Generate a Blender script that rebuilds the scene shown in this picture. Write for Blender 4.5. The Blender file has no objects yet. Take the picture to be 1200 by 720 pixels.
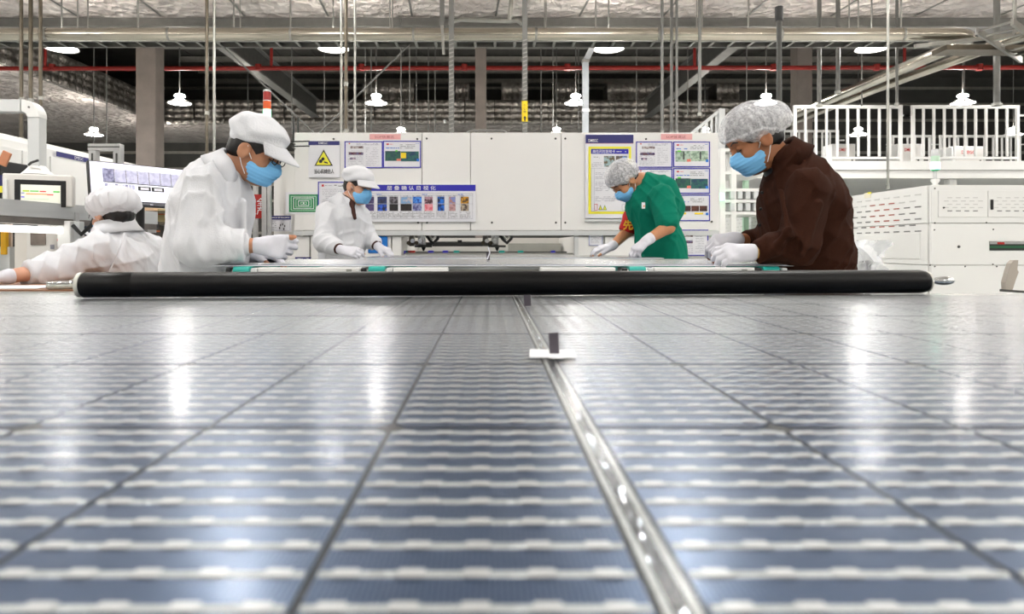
import bpy, bmesh, math, random
import numpy as np
from mathutils import Vector, Matrix

random.seed(7)
rng = np.random.default_rng(7)
scene = bpy.context.scene
COL = scene.collection

# ------------------------------------------------------------------ camera
CAM_Z = 1.0                      # lens height above the floor; the module glass lies 87 mm below it
FPX, VX, VY = 805.0, 573.0, 289.0   # focal length and vanishing point in 1200x720 pixels
cam_data = bpy.data.cameras.new('camera')
cam = bpy.data.objects.new('camera', cam_data)
COL.objects.link(cam)
cam.location = (0, 0, CAM_Z)
cam.rotation_euler = (math.radians(90), 0, 0)
cam_data.sensor_width = 36.0
cam_data.lens = 36.0 * FPX / 1200.0
cam_data.shift_x = (600.0 - VX) / 1200.0
cam_data.shift_y = (VY - 360.0) / 1200.0
cam_data.clip_start = 0.02
cam_data.clip_end = 200
cam_data.dof.use_dof = True
cam_data.dof.focus_distance = 2.6
cam_data.dof.aperture_fstop = 9.5
scene.camera = cam

# ------------------------------------------------------------------ world and exposure
world = bpy.data.worlds.new('world')
scene.world = world
world.use_nodes = True
world.node_tree.nodes['Background'].inputs[0].default_value = (0.9, 0.95, 1.0, 1)
world.node_tree.nodes['Background'].inputs[1].default_value = 0.25
scene.view_settings.view_transform = 'Standard'
scene.view_settings.look = 'None'
scene.view_settings.gamma = 1.0
scene.view_settings.use_curve_mapping = False
scene.view_settings.exposure = 1.08
SHADE_GLOW = 80.0                # the clear top of each lamp housing throws light up to the ceiling
LAMP_POWER = 62.0                # radiance of the lamp diffusers
scene.cycles.use_denoising = True
scene.cycles.max_bounces = 8
scene.cycles.diffuse_bounces = 4
scene.cycles.glossy_bounces = 4
scene.cycles.transparent_max_bounces = 16
scene.cycles.sample_clamp_indirect = 6.0
scene.cycles.caustics_reflective = False
scene.cycles.caustics_refractive = False


def P(x, y, d):
    """photo pixel + distance -> place in the hall"""
    return Vector(((x - VX) * d / FPX, d, CAM_Z + (VY - y) * d / FPX))


# ------------------------------------------------------------------ materials
MATS = {}


def lin(c):
    return tuple(((v / 12.92) if v <= 0.04045 else ((v + 0.055) / 1.055) ** 2.4) for v in c)


def mat(name, col, rough=0.5, metal=0.0, var=0.06, scale=8.0, bump=0.0, bscale=40.0, spec=0.5,
        emit=None, estr=0.0, coat=0.0, srgb=True, alpha=1.0, stretch=None, sheen=0.0):
    if name in MATS:
        return MATS[name]
    m = bpy.data.materials.new(name)
    m.use_nodes = True
    nt = m.node_tree
    b = nt.nodes['Principled BSDF']
    c = lin(col) if srgb else col
    tc = nt.nodes.new('ShaderNodeTexCoord')
    mp = nt.nodes.new('ShaderNodeMapping')
    nt.links.new(tc.outputs['Object'], mp.inputs[0])
    if stretch:
        mp.inputs['Scale'].default_value = stretch
    no = nt.nodes.new('ShaderNodeTexNoise')
    no.inputs['Scale'].default_value = scale
    no.inputs['Detail'].default_value = 4
    nt.links.new(mp.outputs[0], no.inputs['Vector'])
    rp = nt.nodes.new('ShaderNodeValToRGB')
    rp.color_ramp.elements[0].position = 0.3
    rp.color_ramp.elements[1].position = 0.7
    rp.color_ramp.elements[0].color = tuple(max(0, v * (1 - var)) for v in c) + (1,)
    rp.color_ramp.elements[1].color = tuple(min(1, v * (1 + var)) for v in c) + (1,)
    nt.links.new(no.outputs[0], rp.inputs[0])
    nt.links.new(rp.outputs[0], b.inputs['Base Color'])
    b.inputs['Roughness'].default_value = rough
    b.inputs['Metallic'].default_value = metal
    b.inputs['Specular IOR Level'].default_value = spec
    b.inputs['Coat Weight'].default_value = coat
    b.inputs['Coat Roughness'].default_value = 0.08
    b.inputs['Sheen Weight'].default_value = sheen
    b.inputs['Alpha'].default_value = alpha
    if emit:
        b.inputs['Emission Color'].default_value = lin(emit) + (1,)
        b.inputs['Emission Strength'].default_value = estr
    if bump:
        n2 = nt.nodes.new('ShaderNodeTexNoise')
        n2.inputs['Scale'].default_value = bscale
        n2.inputs['Detail'].default_value = 3
        nt.links.new(mp.outputs[0], n2.inputs['Vector'])
        bm = nt.nodes.new('ShaderNodeBump')
        bm.inputs['Strength'].default_value = bump
        bm.inputs['Distance'].default_value = 0.02
        nt.links.new(n2.outputs[0], bm.inputs['Height'])
        nt.links.new(bm.outputs[0], b.inputs['Normal'])
    MATS[name] = m
    return m


WHITE = mat('white_powder_coat', (.90, .90, .89), .42, var=.02, scale=3)
WHITE2 = mat('warm_white_paint', (.88, .87, .85), .45, var=.03, scale=3)
WHITE3 = mat('pale_grey_paint', (.80, .81, .81), .45, var=.03, scale=3)
SEAM = mat('panel_seam', (.42, .42, .42), .7)
STEEL = mat('galvanised_steel', (.62, .62, .60), .38, .9, var=.15, scale=5, bump=.05)
CHROME = mat('polished_chrome', (.82, .83, .84), .12, 1.0)
ALU = mat('brushed_aluminium', (.76, .76, .76), .35, .85, var=.08, scale=20)
DUCTST = mat('shiny_pipe_cladding', (.70, .68, .63), .22, .95, var=.2, scale=1.2, bump=.05, bscale=3, stretch=(.5, 2, 2))
DKSTEEL = mat('dark_grey_steel', (.30, .30, .29), .55, .3, var=.15)
GREYST = mat('grey_painted_steel', (.45, .45, .44), .5, .2, var=.1)
BROWNST = mat('brown_pipe_paint', (.38, .35, .30), .4, .5, var=.15)
BLACK = mat('black_plastic', (.05, .05, .055), .4)
BLACKR = mat('black_rubber', (.012, .013, .016), .42, var=.2, scale=30, spec=.22)
TEAL = mat('teal_belt', (.08, .60, .56), .5)
PIPERED = mat('fire_pipe_red', (.56, .11, .08), .45)
RED = mat('red_paint', (.68, .10, .07), .4)
REDCL = mat('red_cloth', (.74, .06, .06), .75)
NAVY = mat('navy_print', (.15, .15, .42), .5, var=.02)
BLUEF = mat('royal_blue_print', (.14, .12, .66), .45, var=.02)
PAPER = mat('white_paper', (.90, .90, .92), .55, var=.015)
YELLOW = mat('yellow_print', (.93, .90, .22), .5, var=.02)
PINK = mat('pink_label', (.93, .70, .70), .6, var=.03)
INK = mat('dark_ink', (.18, .18, .20), .6)
GREYINK = mat('grey_ink', (.62, .62, .66), .6)
REDINK = mat('red_ink', (.80, .12, .14), .6)
GREEN = mat('circuit_green', (.12, .52, .32), .5)
PALEGRN = mat('pale_green', (.72, .86, .76), .5)
CONC = mat('pillar_paint', (.50, .465, .44), .8, var=.1, scale=4)


def foil(name, c0, c1, rough, bscale, bdist, strength=1.0, metal=.85):
    m = bpy.data.materials.new(name)
    m.use_nodes = True
    nt = m.node_tree
    b = nt.nodes['Principled BSDF']
    tc = nt.nodes.new('ShaderNodeTexCoord')
    n1 = nt.nodes.new('ShaderNodeTexNoise')
    n1.inputs['Scale'].default_value = bscale
    n1.inputs['Detail'].default_value = 5
    n1.inputs['Distortion'].default_value = 1.6
    v = nt.nodes.new('ShaderNodeTexVoronoi')
    v.inputs['Scale'].default_value = bscale * 1.3
    nt.links.new(tc.outputs['Object'], n1.inputs['Vector'])
    nt.links.new(tc.outputs['Object'], v.inputs['Vector'])
    ad = nt.nodes.new('ShaderNodeMath')
    ad.operation = 'ADD'
    nt.links.new(n1.outputs[0], ad.inputs[0])
    nt.links.new(v.outputs['Distance'], ad.inputs[1])
    bp = nt.nodes.new('ShaderNodeBump')
    bp.inputs['Strength'].default_value = strength
    bp.inputs['Distance'].default_value = bdist
    nt.links.new(ad.outputs[0], bp.inputs['Height'])
    nt.links.new(bp.outputs[0], b.inputs['Normal'])
    n2 = nt.nodes.new('ShaderNodeTexNoise')
    n2.inputs['Scale'].default_value = 1.7
    n2.inputs['Detail'].default_value = 6
    nt.links.new(tc.outputs['Object'], n2.inputs['Vector'])
    rp = nt.nodes.new('ShaderNodeValToRGB')
    rp.color_ramp.elements[0].position = .35
    rp.color_ramp.elements[1].position = .65
    rp.color_ramp.elements[0].color = lin(c0) + (1,)
    rp.color_ramp.elements[1].color = lin(c1) + (1,)
    nt.links.new(n2.outputs[0], rp.inputs[0])
    nt.links.new(rp.outputs[0], b.inputs['Base Color'])
    b.inputs['Metallic'].default_value = metal
    b.inputs['Roughness'].default_value = rough
    MATS[name] = m
    return m


FOIL = foil('crinkled_foil', (.86, .82, .80), (.98, .95, .93), .42, 4.0, .22, metal=.10)
FOILQ = foil('quilted_foil', (.46, .44, .42), (.70, .68, .66), .28, 9.0, .012)

# ------------------------------------------------------------------ mesh and object helpers
BASE = {}          # object -> world place of its origin


def V3(v):
    return Vector(v)


class MB:
    def __init__(s):
        s.v, s.f, s.sm = [], [], []

    def add(s, vs, fs, smooth=False):
        n = len(s.v)
        s.v += [tuple(v) for v in vs]
        s.f += [tuple(i + n for i in f) for f in fs]
        s.sm += [smooth] * len(fs)
        return s

    def box(s, c, size, R=None, taper=None):
        c = V3(c)
        hx, hy, hz = size[0] / 2, size[1] / 2, size[2] / 2
        vs = []
        for z in (-hz, hz):
            k = 1 if (taper is None or z < 0) else taper
            for x, y in ((-hx, -hy), (hx, -hy), (hx, hy), (-hx, hy)):
                p = Vector((x * k, y * k, z))
                vs.append(c + (R @ p if R is not None else p))
        return s.add(vs, [(3, 2, 1, 0), (4, 5, 6, 7), (0, 1, 5, 4), (1, 2, 6, 5), (2, 3, 7, 6), (3, 0, 4, 7)])

    def bbox(s, c, size, R=None, bev=.004):
        """box with chamfered edges"""
        bm = bmesh.new()
        bmesh.ops.create_cube(bm, size=1)
        bmesh.ops.scale(bm, vec=size, verts=bm.verts)
        bmesh.ops.bevel(bm, geom=bm.edges[:], offset=min(bev, min(size) * .45), segments=2, affect='EDGES', profile=.5)
        M = (R.to_4x4() if R is not None else Matrix.Identity(4))
        M.translation = V3(c)
        bm.transform(M)
        bm.verts.ensure_lookup_table()
        vs = [v.co.copy() for v in bm.verts]
        fs = [[v.index for v in f.verts] for f in bm.faces]
        bm.free()
        return s.add(vs, fs)

    def span(s, a, b):
        """axis-aligned box between two corners"""
        a, b = V3(a), V3(b)
        return s.box((a + b) / 2, (abs(b.x - a.x), abs(b.y - a.y), abs(b.z - a.z)))

    def bar(s, a, b, w, h, up=(0, 0, 1)):
        a, b = V3(a), V3(b)
        y = (b - a)
        L = y.length
        y.normalize()
        u = V3(up)
        if abs(y.dot(u)) > .98:
            u = Vector((0, 1, 0))
        x = y.cross(u).normalized()
        z = x.cross(y)
        R = Matrix((x, y, z)).transposed()
        return s.box((a + b) / 2, (w, L, h), R)

    def tube(s, pts, r, n=10, cap=True, rs=None):
        pts = [V3(p) for p in pts]
        m = len(pts)
        rings, vs, fs = [], [], []
        ref = None
        for i, p in enumerate(pts):
            t = (pts[min(i + 1, m - 1)] - pts[max(i - 1, 0)]).normalized()
            if ref is None:
                ref = Vector((0, 0, 1)) if abs(t.z) < .9 else Vector((1, 0, 0))
            u = t.cross(ref).normalized()
            w = u.cross(t).normalized()
            ref = w
            rr = rs[i] if rs else r
            for k in range(n):
                a = 2 * math.pi * k / n
                vs.append(p + u * (rr * math.cos(a)) + w * (rr * math.sin(a)))
        for i in range(m - 1):
            for k in range(n):
                fs.append((i * n + k, i * n + (k + 1) % n, (i + 1) * n + (k + 1) % n, (i + 1) * n + k))
        s.add(vs, fs, True)
        if cap:
            s.add(vs[:n], [tuple(reversed(range(n)))])
            s.add(vs[-n:], [tuple(range(n))])
        return s

    def lathe(s, prof, c=(0, 0, 0), n=24, R=None, smooth=True):
        """prof: list of (radius, height); turned about z"""
        c = V3(c)
        vs, fs = [], []
        for r, z in prof:
            for k in range(n):
                a = 2 * math.pi * k / n
                p = Vector((r * math.cos(a), r * math.sin(a), z))
                vs.append(c + (R @ p if R is not None else p))
        for i in range(len(prof) - 1):
            for k in range(n):
                fs.append((i * n + k, i * n + (k + 1) % n, (i + 1) * n + (k + 1) % n, (i + 1) * n + k))
        s.add(vs, fs, smooth)
        if prof[0][0] > 1e-5:
            s.add(vs[:n], [tuple(reversed(range(n)))])
        if prof[-1][0] > 1e-5:
            s.add(vs[-n:], [tuple(range(n))])
        return s

    def prism(s, poly, d0, d1, axis='y'):
        """outline in two axes pushed along the third"""
        n = len(poly)
        vs = []
        for d in (d0, d1):
            for a, b in poly:
                vs.append({'y': (a, d, b), 'x': (d, a, b), 'z': (a, b, d)}[axis])
        fs = [tuple(range(n)), tuple(range(2 * n - 1, n - 1, -1))]
        fs += [(i, i + n, (i + 1) % n + n, (i + 1) % n) for i in range(n)]
        return s.add(vs, fs)

    def mesh(s, name, m, org=(0, 0, 0)):
        me = bpy.data.meshes.new(name)
        o = V3(org)
        me.from_pydata([(v[0] - o.x, v[1] - o.y, v[2] - o.z) for v in s.v], [], s.f)
        me.polygons.foreach_set('use_smooth', s.sm)
        me.materials.append(m)
        bm = bmesh.new()
        bm.from_mesh(me)
        bmesh.ops.recalc_face_normals(bm, faces=bm.faces)
        bm.to_mesh(me)
        bm.free()
        me.update()
        return me

    def build(s, name, m, parent=None, org=None):
        if org is None:
            if parent is not None:
                org = BASE[parent]
            else:
                xs = [v[0] for v in s.v]
                ys = [v[1] for v in s.v]
                org = Vector(((min(xs) + max(xs)) / 2, (min(ys) + max(ys)) / 2, min(v[2] for v in s.v)))
        return link(name, s.mesh(name, m, org), parent, org)


def link(name, me, parent=None, loc=(0, 0, 0), rot=None):
    o = bpy.data.objects.new(name, me)
    COL.objects.link(o)
    loc = V3(loc)
    if parent is not None:
        o.parent = parent
        o.location = loc - BASE[parent]
    else:
        o.location = loc
    if rot:
        o.rotation_euler = rot
    BASE[o] = loc
    return o


def tag(o, label=None, cat=None, group=None, kind=None):
    if label:
        o['label'] = label
    if cat:
        o['category'] = cat
    if group:
        o['group'] = group
    if kind:
        o['kind'] = kind
    return o


def thing(name, label, cat, loc, group=None):
    o = bpy.data.objects.new(name, None)
    COL.objects.link(o)
    o.empty_display_size = .1
    o.location = loc
    BASE[o] = V3(loc)
    return tag(o, label, cat, group)


def struct(name, mb, m, label=None):
    return tag(mb.build(name, m), label, kind='structure')


def copy_tree(o, offset, label=None, group=None, parent=None):
    c = o.copy()
    COL.objects.link(c)
    off = V3(offset)
    BASE[c] = BASE[o] + off
    if parent is not None:
        c.parent = parent
    else:
        c.location = o.location + off
        if label:
            c['label'] = label
        if group:
            c['group'] = group
    for ch in o.children:
        copy_tree(ch, offset, parent=c)
    return c


def rotz(a):
    return Matrix.Rotation(a, 3, 'Z')


def text_mesh(name, body, m, width=None, height=None, centre=(0, 0, 0), R=None, thick=.0006, bold=0.0):
    """flat lettering standing in the xz plane, fitted to width x height round centre"""
    cu = bpy.data.curves.new('tmp_text', 'FONT')
    cu.body = body
    cu.align_x = 'CENTER'
    cu.extrude = 0
    cu.offset = bold
    cu.resolution_u = 2
    ob = bpy.data.objects.new('tmp_text', cu)
    me = bpy.data.meshes.new_from_object(ob)
    bpy.data.objects.remove(ob)
    bpy.data.curves.remove(cu)
    co = np.empty(len(me.vertices) * 3)
    me.vertices.foreach_get('co', co)
    co = co.reshape(-1, 3)
    lo, hi = co.min(0), co.max(0)
    sx = width / (hi[0] - lo[0]) if width else None
    sy = height / (hi[1] - lo[1]) if height else None
    sx = sx or sy
    sy = sy or sx
    x = (co[:, 0] - (lo[0] + hi[0]) / 2) * sx
    z = (co[:, 1] - (lo[1] + hi[1]) / 2) * sy
    pts = np.stack([x, np.zeros_like(x) - thick, z], 1)
    if R is not None:
        pts = pts @ np.array(R).T
    me.vertices.foreach_set('co', pts.astype(np.float32).ravel())
    me.name = name
    me.materials.clear()
    me.materials.append(m)
    me.update()
    return me


def lettering(name, body, m, parent, centre, width=None, height=None, R=None, bold=0.0, thick=.0006):
    me = text_mesh(name, body, m, width, height, R=R, bold=bold, thick=thick)
    return link(name, me, parent, centre)
# ================================================================== the hall
ZF, ZR = 5.0, 7.5                 # foil ceiling, roof deck over the open bay
XL, XR = -24.0, 24.0
D0, DB, DF, DW = -12.0, 22.4, 12.0, 26.5     # behind camera, back fascia, front fascia, far wall
OXL = -10.6                        # left edge of the open bay
OXR = 9.0                          # where the back soffit ends

FLOORM = mat('grey_epoxy_floor', (.76, .77, .76), .25, var=.05, scale=1.0)
WALLM = mat('pale_wall_cladding', (.80, .80, .78), .7, var=.04)
DARKW = mat('dark_wall_cladding', (.33, .33, .32), .8, var=.12, scale=2)
DECK = mat('dark_roof_deck', (.36, .355, .34), .8, var=.12, scale=2)
PURL = mat('light_purlin_steel', (.66, .65, .62), .5, .3, var=.1)

struct('floor', MB().span((XL, D0, -.1), (XR, DW, 0)), FLOORM)
struct('wall_back', MB().span((XL, DW, 0), (XR, DW + .2, ZR)), DARKW)
struct('wall_left', MB().span((XL - .2, D0, 0), (XL, DW, ZR)), WALLM)
struct('wall_right', MB().span((XR, D0, 0), (XR + .2, DW, ZR)), WALLM)
struct('wall_front', MB().span((XL, D0 - .2, 0), (XR, D0, ZR)), WALLM)

# foil ceiling slabs: over the line, along the left side, and the back soffit
ceil = struct('ceiling', MB().span((XL, D0, ZF), (XR, DF, ZF + .15)), FOIL)
for a, b in (((XL, DF, ZF), (OXL, DW, ZF + .15)), ((OXL, DB, ZF), (OXR, DW, ZF + .15))):
    mb = MB()
    mb.span(a, b)
    struct('ceiling', mb, FOIL)
roof = struct('ceiling', MB().span((XL, D0, ZR), (XR, DW + .2, ZR + .15)), DECK)
# ribs of the roof deck, running away from the lens
rib = MB().box((0, 0, 0), (.06, DW - DF, .05)).mesh('deck_rib', DECK)
for i in range(44):
    link('deck_rib', rib, roof, (OXL + .5 + i * .6, (DW + DF) / 2, ZR - .026))
# straps that hold the foil of the ceiling
strap = MB().box((0, 0, 0), (.03, 7.0, .012)).mesh('ceiling_strap', STEEL)
for i in range(-9, 10):
    o = link('ceiling_strap', strap, ceil, (i * 1.45 + .3, 8.4, ZF - .008), (0, 0, math.radians(3)))


def quilt(w, h, t, nx=21, nz=16, puff=.06):
    """one quilted foil panel, face toward -y"""
    vs, fs = [], []
    for j in range(nz + 1):
        for i in range(nx + 1):
            u, v = i / nx, j / nz
            d = abs(math.sin(math.pi * u * 3.5)) ** .6 * abs(math.sin(math.pi * v * 4)) ** .6
            d = puff * d * (0.85 + .3 * random.random())
            vs.append((w * (u - .5), -d, h * v))
    for j in range(nz):
        for i in range(nx):
            a = j * (nx + 1) + i
            fs.append((a, a + 1, a + nx + 2, a + nx + 1))
    mb = MB().add(vs, fs, True)
    mb.span((-w / 2, .002, 0), (w / 2, t, h))
    return mb


FH = .78
fas = struct('trim_1', MB().span((OXL, DB + .07, ZF), (OXR, DB + .12, ZF + FH)), DKSTEEL)
qm = [quilt(.96, FH, .05).mesh('quilted_panel', FOILQ) for _ in range(3)]
n = int((OXR - OXL) / .98)
for i in range(n):
    link('quilted_panel', qm[i % 3], fas, (OXL + .49 + i * .98, DB, ZF))
fas2 = struct('trim_2', MB().span((OXL - .12, DF, ZF), (OXL - .07, DB, ZF + FH)), DKSTEEL)
for i in range(10):
    link('quilted_panel', qm[i % 3], fas2, (OXL, DF + .55 + i * 1.0, ZF), (0, 0, math.radians(90)))
# front edge beam of the foil ceiling
struct('trim_3', MB().span((XL, DF, ZF - .16), (XR, DF + .25, ZF + .02)).span((XL, DF - .1, ZF - .19), (XR, DF + .35, ZF - .16)), GREYST)

# purlins under the roof, girts on the far wall
pm = MB().box((0, 0, 0), (26.4, .07, .18)).box((0, -.05, -.085), (26.4, .1, .012)).mesh('purlin', PURL)
for i in range(9):
    link('purlin', pm, roof, (2.7, DF + 2.0 + i * 1.55, ZR - .15))
wb = [o for o in COL.objects if o.name == 'wall_back'][0]
gm = MB().box((0, 0, 0), (47.8, .06, .10)).mesh('girt', PURL)
for i in range(11):
    link('girt', gm, wb, (0, DW - .035, .9 + i * .62))

# steel beams that run away from the lens under the roof
for nm, X, z0, lab in (('steel_beam', -5.4, 5.05, 'dark steel roof beam running away behind the three-colour signal tower'),
                       ('steel_beam', 4.95, 5.05, 'grey steel roof beam slanting down toward the white bent duct')):
    t = thing(nm, lab, 'beam', (X, DF + 5, z0))
    MB().span((X - .02, DF + .3, z0), (X + .02, 21.4, z0 + .5)).build('web', DKSTEEL, t)
    MB().span((X - .12, DF + .3, z0 + .5), (X + .12, 21.4, z0 + .53)).build('flange', GREYST, t)
    MB().span((X - .12, DF + .3, z0 - .03), (X + .12, 21.4, z0)).build('flange', GREYST, t)

# pillars
for x, w, dp, lab in ((176, .37, 13.0, 'wide brown-grey square pillar behind the monitor'),
                  (563.5, .21, 13.0, 'narrow grey pillar rising behind the middle of the white machine'),
                  (939, .40, 17.8, 'grey pillar behind the hairnet of the worker in brown')):
    c = P(x, VY, dp)
    t = thing('pillar', lab, 'pillar', (c.x, dp, 0))
    t['kind'] = 'structure'
    MB().bbox((c.x, dp, ZR / 2), (w, w, ZR - .08), bev=.02).build('shaft', CONC, t)
    MB().box((c.x, dp, .1), (w + .12, w + .12, .2)).build('base', CONC, t)
    MB().box((c.x, dp, ZR - .05), (w + .3, w + .3, .06)).build('cap', GREYST, t)

# foil-wrapped duct boxes standing on the back soffit
for x0, x1, y0, lab in ((425, 485, 97, 'wide foil-wrapped duct box above the round lamp over the sop sheets'),
                        (533, 550, 97, 'narrow foil-wrapped duct box beside the narrow grey pillar'),
                        (588, 612, 97, 'small foil-wrapped duct box behind the pole with the yellow label'),
                        (650, 676, 97, 'square foil-wrapped duct box beside the white bent duct'),
                        (712, 772, 97, 'widest foil-wrapped duct box behind the group of thin hanging rods'),
                        (840, 866, 97, 'foil-wrapped duct box above the hairnet of the worker in brown')):
    d = DB + .6
    a, b = P(x0, y0, d), P(x1, y0, d)
    t = thing('duct_box', lab, 'duct', ((a.x + b.x) / 2, d, ZF + .15), 'foil-wrapped duct boxes on the soffit')
    w = b.x - a.x
    top = a.z
    mb = MB()
    nq = max(1, round(w / .8))
    MB().span((a.x, d + .05, ZF + .152), (b.x, d + .9, top)).build('casing', FOILQ, t)
    q = quilt(w / nq, top - ZF - .152, .04, 16, 16, .06).mesh('quilted_face', FOILQ)
    for i in range(nq):
        link('quilted_face', q, t, (a.x + w / nq * (i + .5), d + .01, ZF + .152))

# ================================================================== pipes, trays and rods under the ceiling
DP = 9.0
zp = P(0, 40.5, DP).z
XP = 6.45
pts = [(XL + .3, DP, zp), (XP - .35, DP, zp)]
for k in range(7):
    a = math.pi / 2 * k / 6
    pts.append((XP - .35 + .35 * math.sin(a), DP + .35 - .35 * math.cos(a), zp))
pts.append((XP, 16.5, zp))
t = thing('supply_pipe', 'thick shiny metal-clad pipe crossing the whole hall below the foil ceiling', 'pipe', (0, DP, zp - .1))
MB().tube(pts, .085, 16).build('cladding', DUCTST, t)
for i in range(9):
    MB().tube([(-7.4 + i * 1.6, DP, zp), (-7.37 + i * 1.6, DP, zp)], .089, 16).build('joint_band', STEEL, t)
for i in range(7):
    x = -6.6 + i * 2.0
    MB().tube([(x, DP, zp + .085), (x, DP, ZF - .002)], .012, 8).build('hanger', STEEL, t)
t2 = thing('branch_pipe', 'shiny pipe slanting away above the white platform railing', 'pipe', (XP + .5, 8, zp - .35))
MB().tube([(XP + .55, 7.2, zp - .05), (XP + .25, 12, zp - .05), (XP + .2, 17, zp - .05)], .07, 14).build('cladding', DUCTST, t2)
MB().tube([(XP + .45, 9, zp + .02), (XP + .45, 9, ZF - .002)], .012, 8).build('hanger', STEEL, t2)
MB().bar((XP - .9, DP - .05, zp - .17), (XP + .75, DP - .05, zp + .02), .05, .05).build('bracket', STEEL, t2)
MB().box((XP - .15, DP - .15, zp - .25), (1.0, .3, .06)).build('bracket_plate', BROWNST, t2)

# cable ladder below the pipe
zl = P(0, 47.5, DP).z
t = thing('cable_ladder', 'long cable ladder tray with bare rungs under the shiny pipe', 'cable tray', (0, DP + .2, zl - .05))
MB().box((-2.2, DP, zl + .02), (16.6, .03, .07)).build('side_rail', STEEL, t)
MB().box((-2.2, DP + .27, zl + .02), (16.6, .03, .07)).build('side_rail', STEEL, t)
rm = MB().box((0, 0, 0), (.035, .25, .02)).mesh('rung', STEEL)
for i in range(63):
    link('rung', rm, t, (-10.4 + i * .262, DP + .135, zl))
MB().box((-2.2, DP + .135, zl + .045), (16.4, .19, .03)).build('cables', BLACK, t)
for i in range(8):
    for dy in (.02, .25):
        MB().tube([(-9.5 + i * 2.05, DP + dy, zl + .055), (-9.5 + i * 2.05, DP + dy, ZF - .002)], .009, 6).build('hanger', STEEL, t)
# second tray, far right
t = thing('cable_ladder', 'short cable ladder corner in the upper right of the hall', 'cable tray', (7.2, 8.6, zl))
a = P(1188, 40, 8.2)
MB().bar(a + Vector((-.25, -.3, .05)), a + Vector((.9, .5, -.08)), .03, .08).build('side_rail', STEEL, t)
MB().bar(a + Vector((-.4, .05, .05)), a + Vector((.75, .85, -.08)), .03, .08).build('side_rail', STEEL, t)
for i in range(6):
    k = i / 6
    c = a + Vector((-.25 + 1.15 * k, -.3 + .8 * k, .05 - .13 * k))
    MB().bar(c, c + Vector((-.15, .35, 0)), .03, .02).build('rung', STEEL, t)
MB().tube([a, (a.x, a.y, ZF - .002)], .012, 6).build('hanger', STEEL, t)

# red fire main
DR = 14.0
zr = P(0, 79, DR).z
t = thing('sprinkler_pipe', 'red fire sprinkler pipe running across behind the pillars', 'pipe', (0, DR, zr - .05))
MB().tube([(OXL - 4, DR, zr - .03), (XR - .5, DR, zr + .01)], .045, 12).build('main', PIPERED, t)
for x in (53, 318, 814, 1060):
    c = P(x, 79, DR)
    MB().tube([(c.x, DR, zr), (c.x, DR, zr + .55)], .03, 8).build('riser', PIPERED, t)
for i in range(12):
    MB().tube([(-11 + i * 2.1, DR, zr - .06), (-11 + i * 2.1, DR, zr + .06)], .065, 12).build('coupling', PIPERED, t)

# upright pipes and posts behind the white machine
UP = (
    (25, 8.6, .022, 42, 165, BROWNST, 'brown pipe hanging above the bent white arm, first of three'),
    (36, 8.8, .026, 42, 165, BROWNST, 'brown pipe hanging above the bent white arm, middle of three'),
    (47.5, 8.4, .022, 42, 165, BROWNST, 'brown pipe hanging above the bent white arm, third of three'),
    (242.5, 8.0, .018, 42, 185, BROWNST, 'thin dark pipe beside the cap of the tall worker in white'),
    (251, 8.0, .016, 42, 185, STEEL, 'thin bright pipe beside the cap of the tall worker in white'),
    (400, 7.0, .012, -60, 156, STEEL, 'thin upright steel rod above the sop sheets, first of three'),
    (405.5, 7.3, .018, -60, 156, BROWNST, 'brown upright pipe above the sop sheets, middle of three'),
    (416, 7.0, .012, 56, 156, STEEL, 'bright upright conduit above the sop sheets, third of three'),
    (913, 5.9, .022, 8, 425, DKSTEEL, 'dark upright post with a black top above the worker in brown'),
    (1040.5, 6.6, .012, 60, 222, STEEL, 'slim steel pole in front of the white platform railing'),
    (776, 8.5, .018, 60, 157, GREYST, 'thin grey hanging rod near the pink label on the right'),
    (787, 8.7, .018, 60, 157, GREYST, 'second thin grey hanging rod near the pink label on the right'),
    (793, 8.6, .016, 80, 157, GREYST, 'third thin grey hanging rod near the pink label on the right'),
    (820, 8.5, .020, 80, 136, GREYST, 'grey hanging rod in front of the slanting roof beam'),
    (960, 9.9, .03, 56, 125, GREYST, 'grey steel hanger left of the wide lamp over the railing'),
    (982, 9.9, .03, 56, 110, GREYST, 'paler grey steel hanger nearer the wide lamp over the railing'),
    (1051, 9.8, .02, 62, 124, GREYST, 'thin hanger rod right of the wide lamp over the railing'),
    (1168, 10.0, .045, 45, 124, GREYST, 'broad grey hanger post at the far right above the railing'),
)
for x, d, r, y0, y1, m, lab in UP:
    a, b = P(x, y1, d), P(x, y0, d)
    top = b.z if x == 913 else ZF - .003
    t = thing('hanging_pipe', lab, 'pipe', (a.x, d, a.z), 'upright pipes and rods below the ceiling')
    MB().tube([a, (b.x, d, top)], r, 10).build('pipe_run', m, t)
    MB().tube([(a.x, d, a.z), (a.x, d, a.z + .04)], r * 1.5, 10).build('end_cap', STEEL, t)
    if x == 913:
        MB().tube([(b.x, d, top - .12), (b.x, d, top)], r * 1.5, 10).build('black_top', BLACK, t)
    elif m is BROWNST:
        MB().tube([(a.x, d, a.z + .5), (a.x, d, a.z + .54)], r * 1.4, 10).build('clamp', STEEL, t)
    else:
        MB().box((a.x, d, ZF - .02), (.08, .08, .03)).build('ceiling_plate', STEEL, t)

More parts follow.
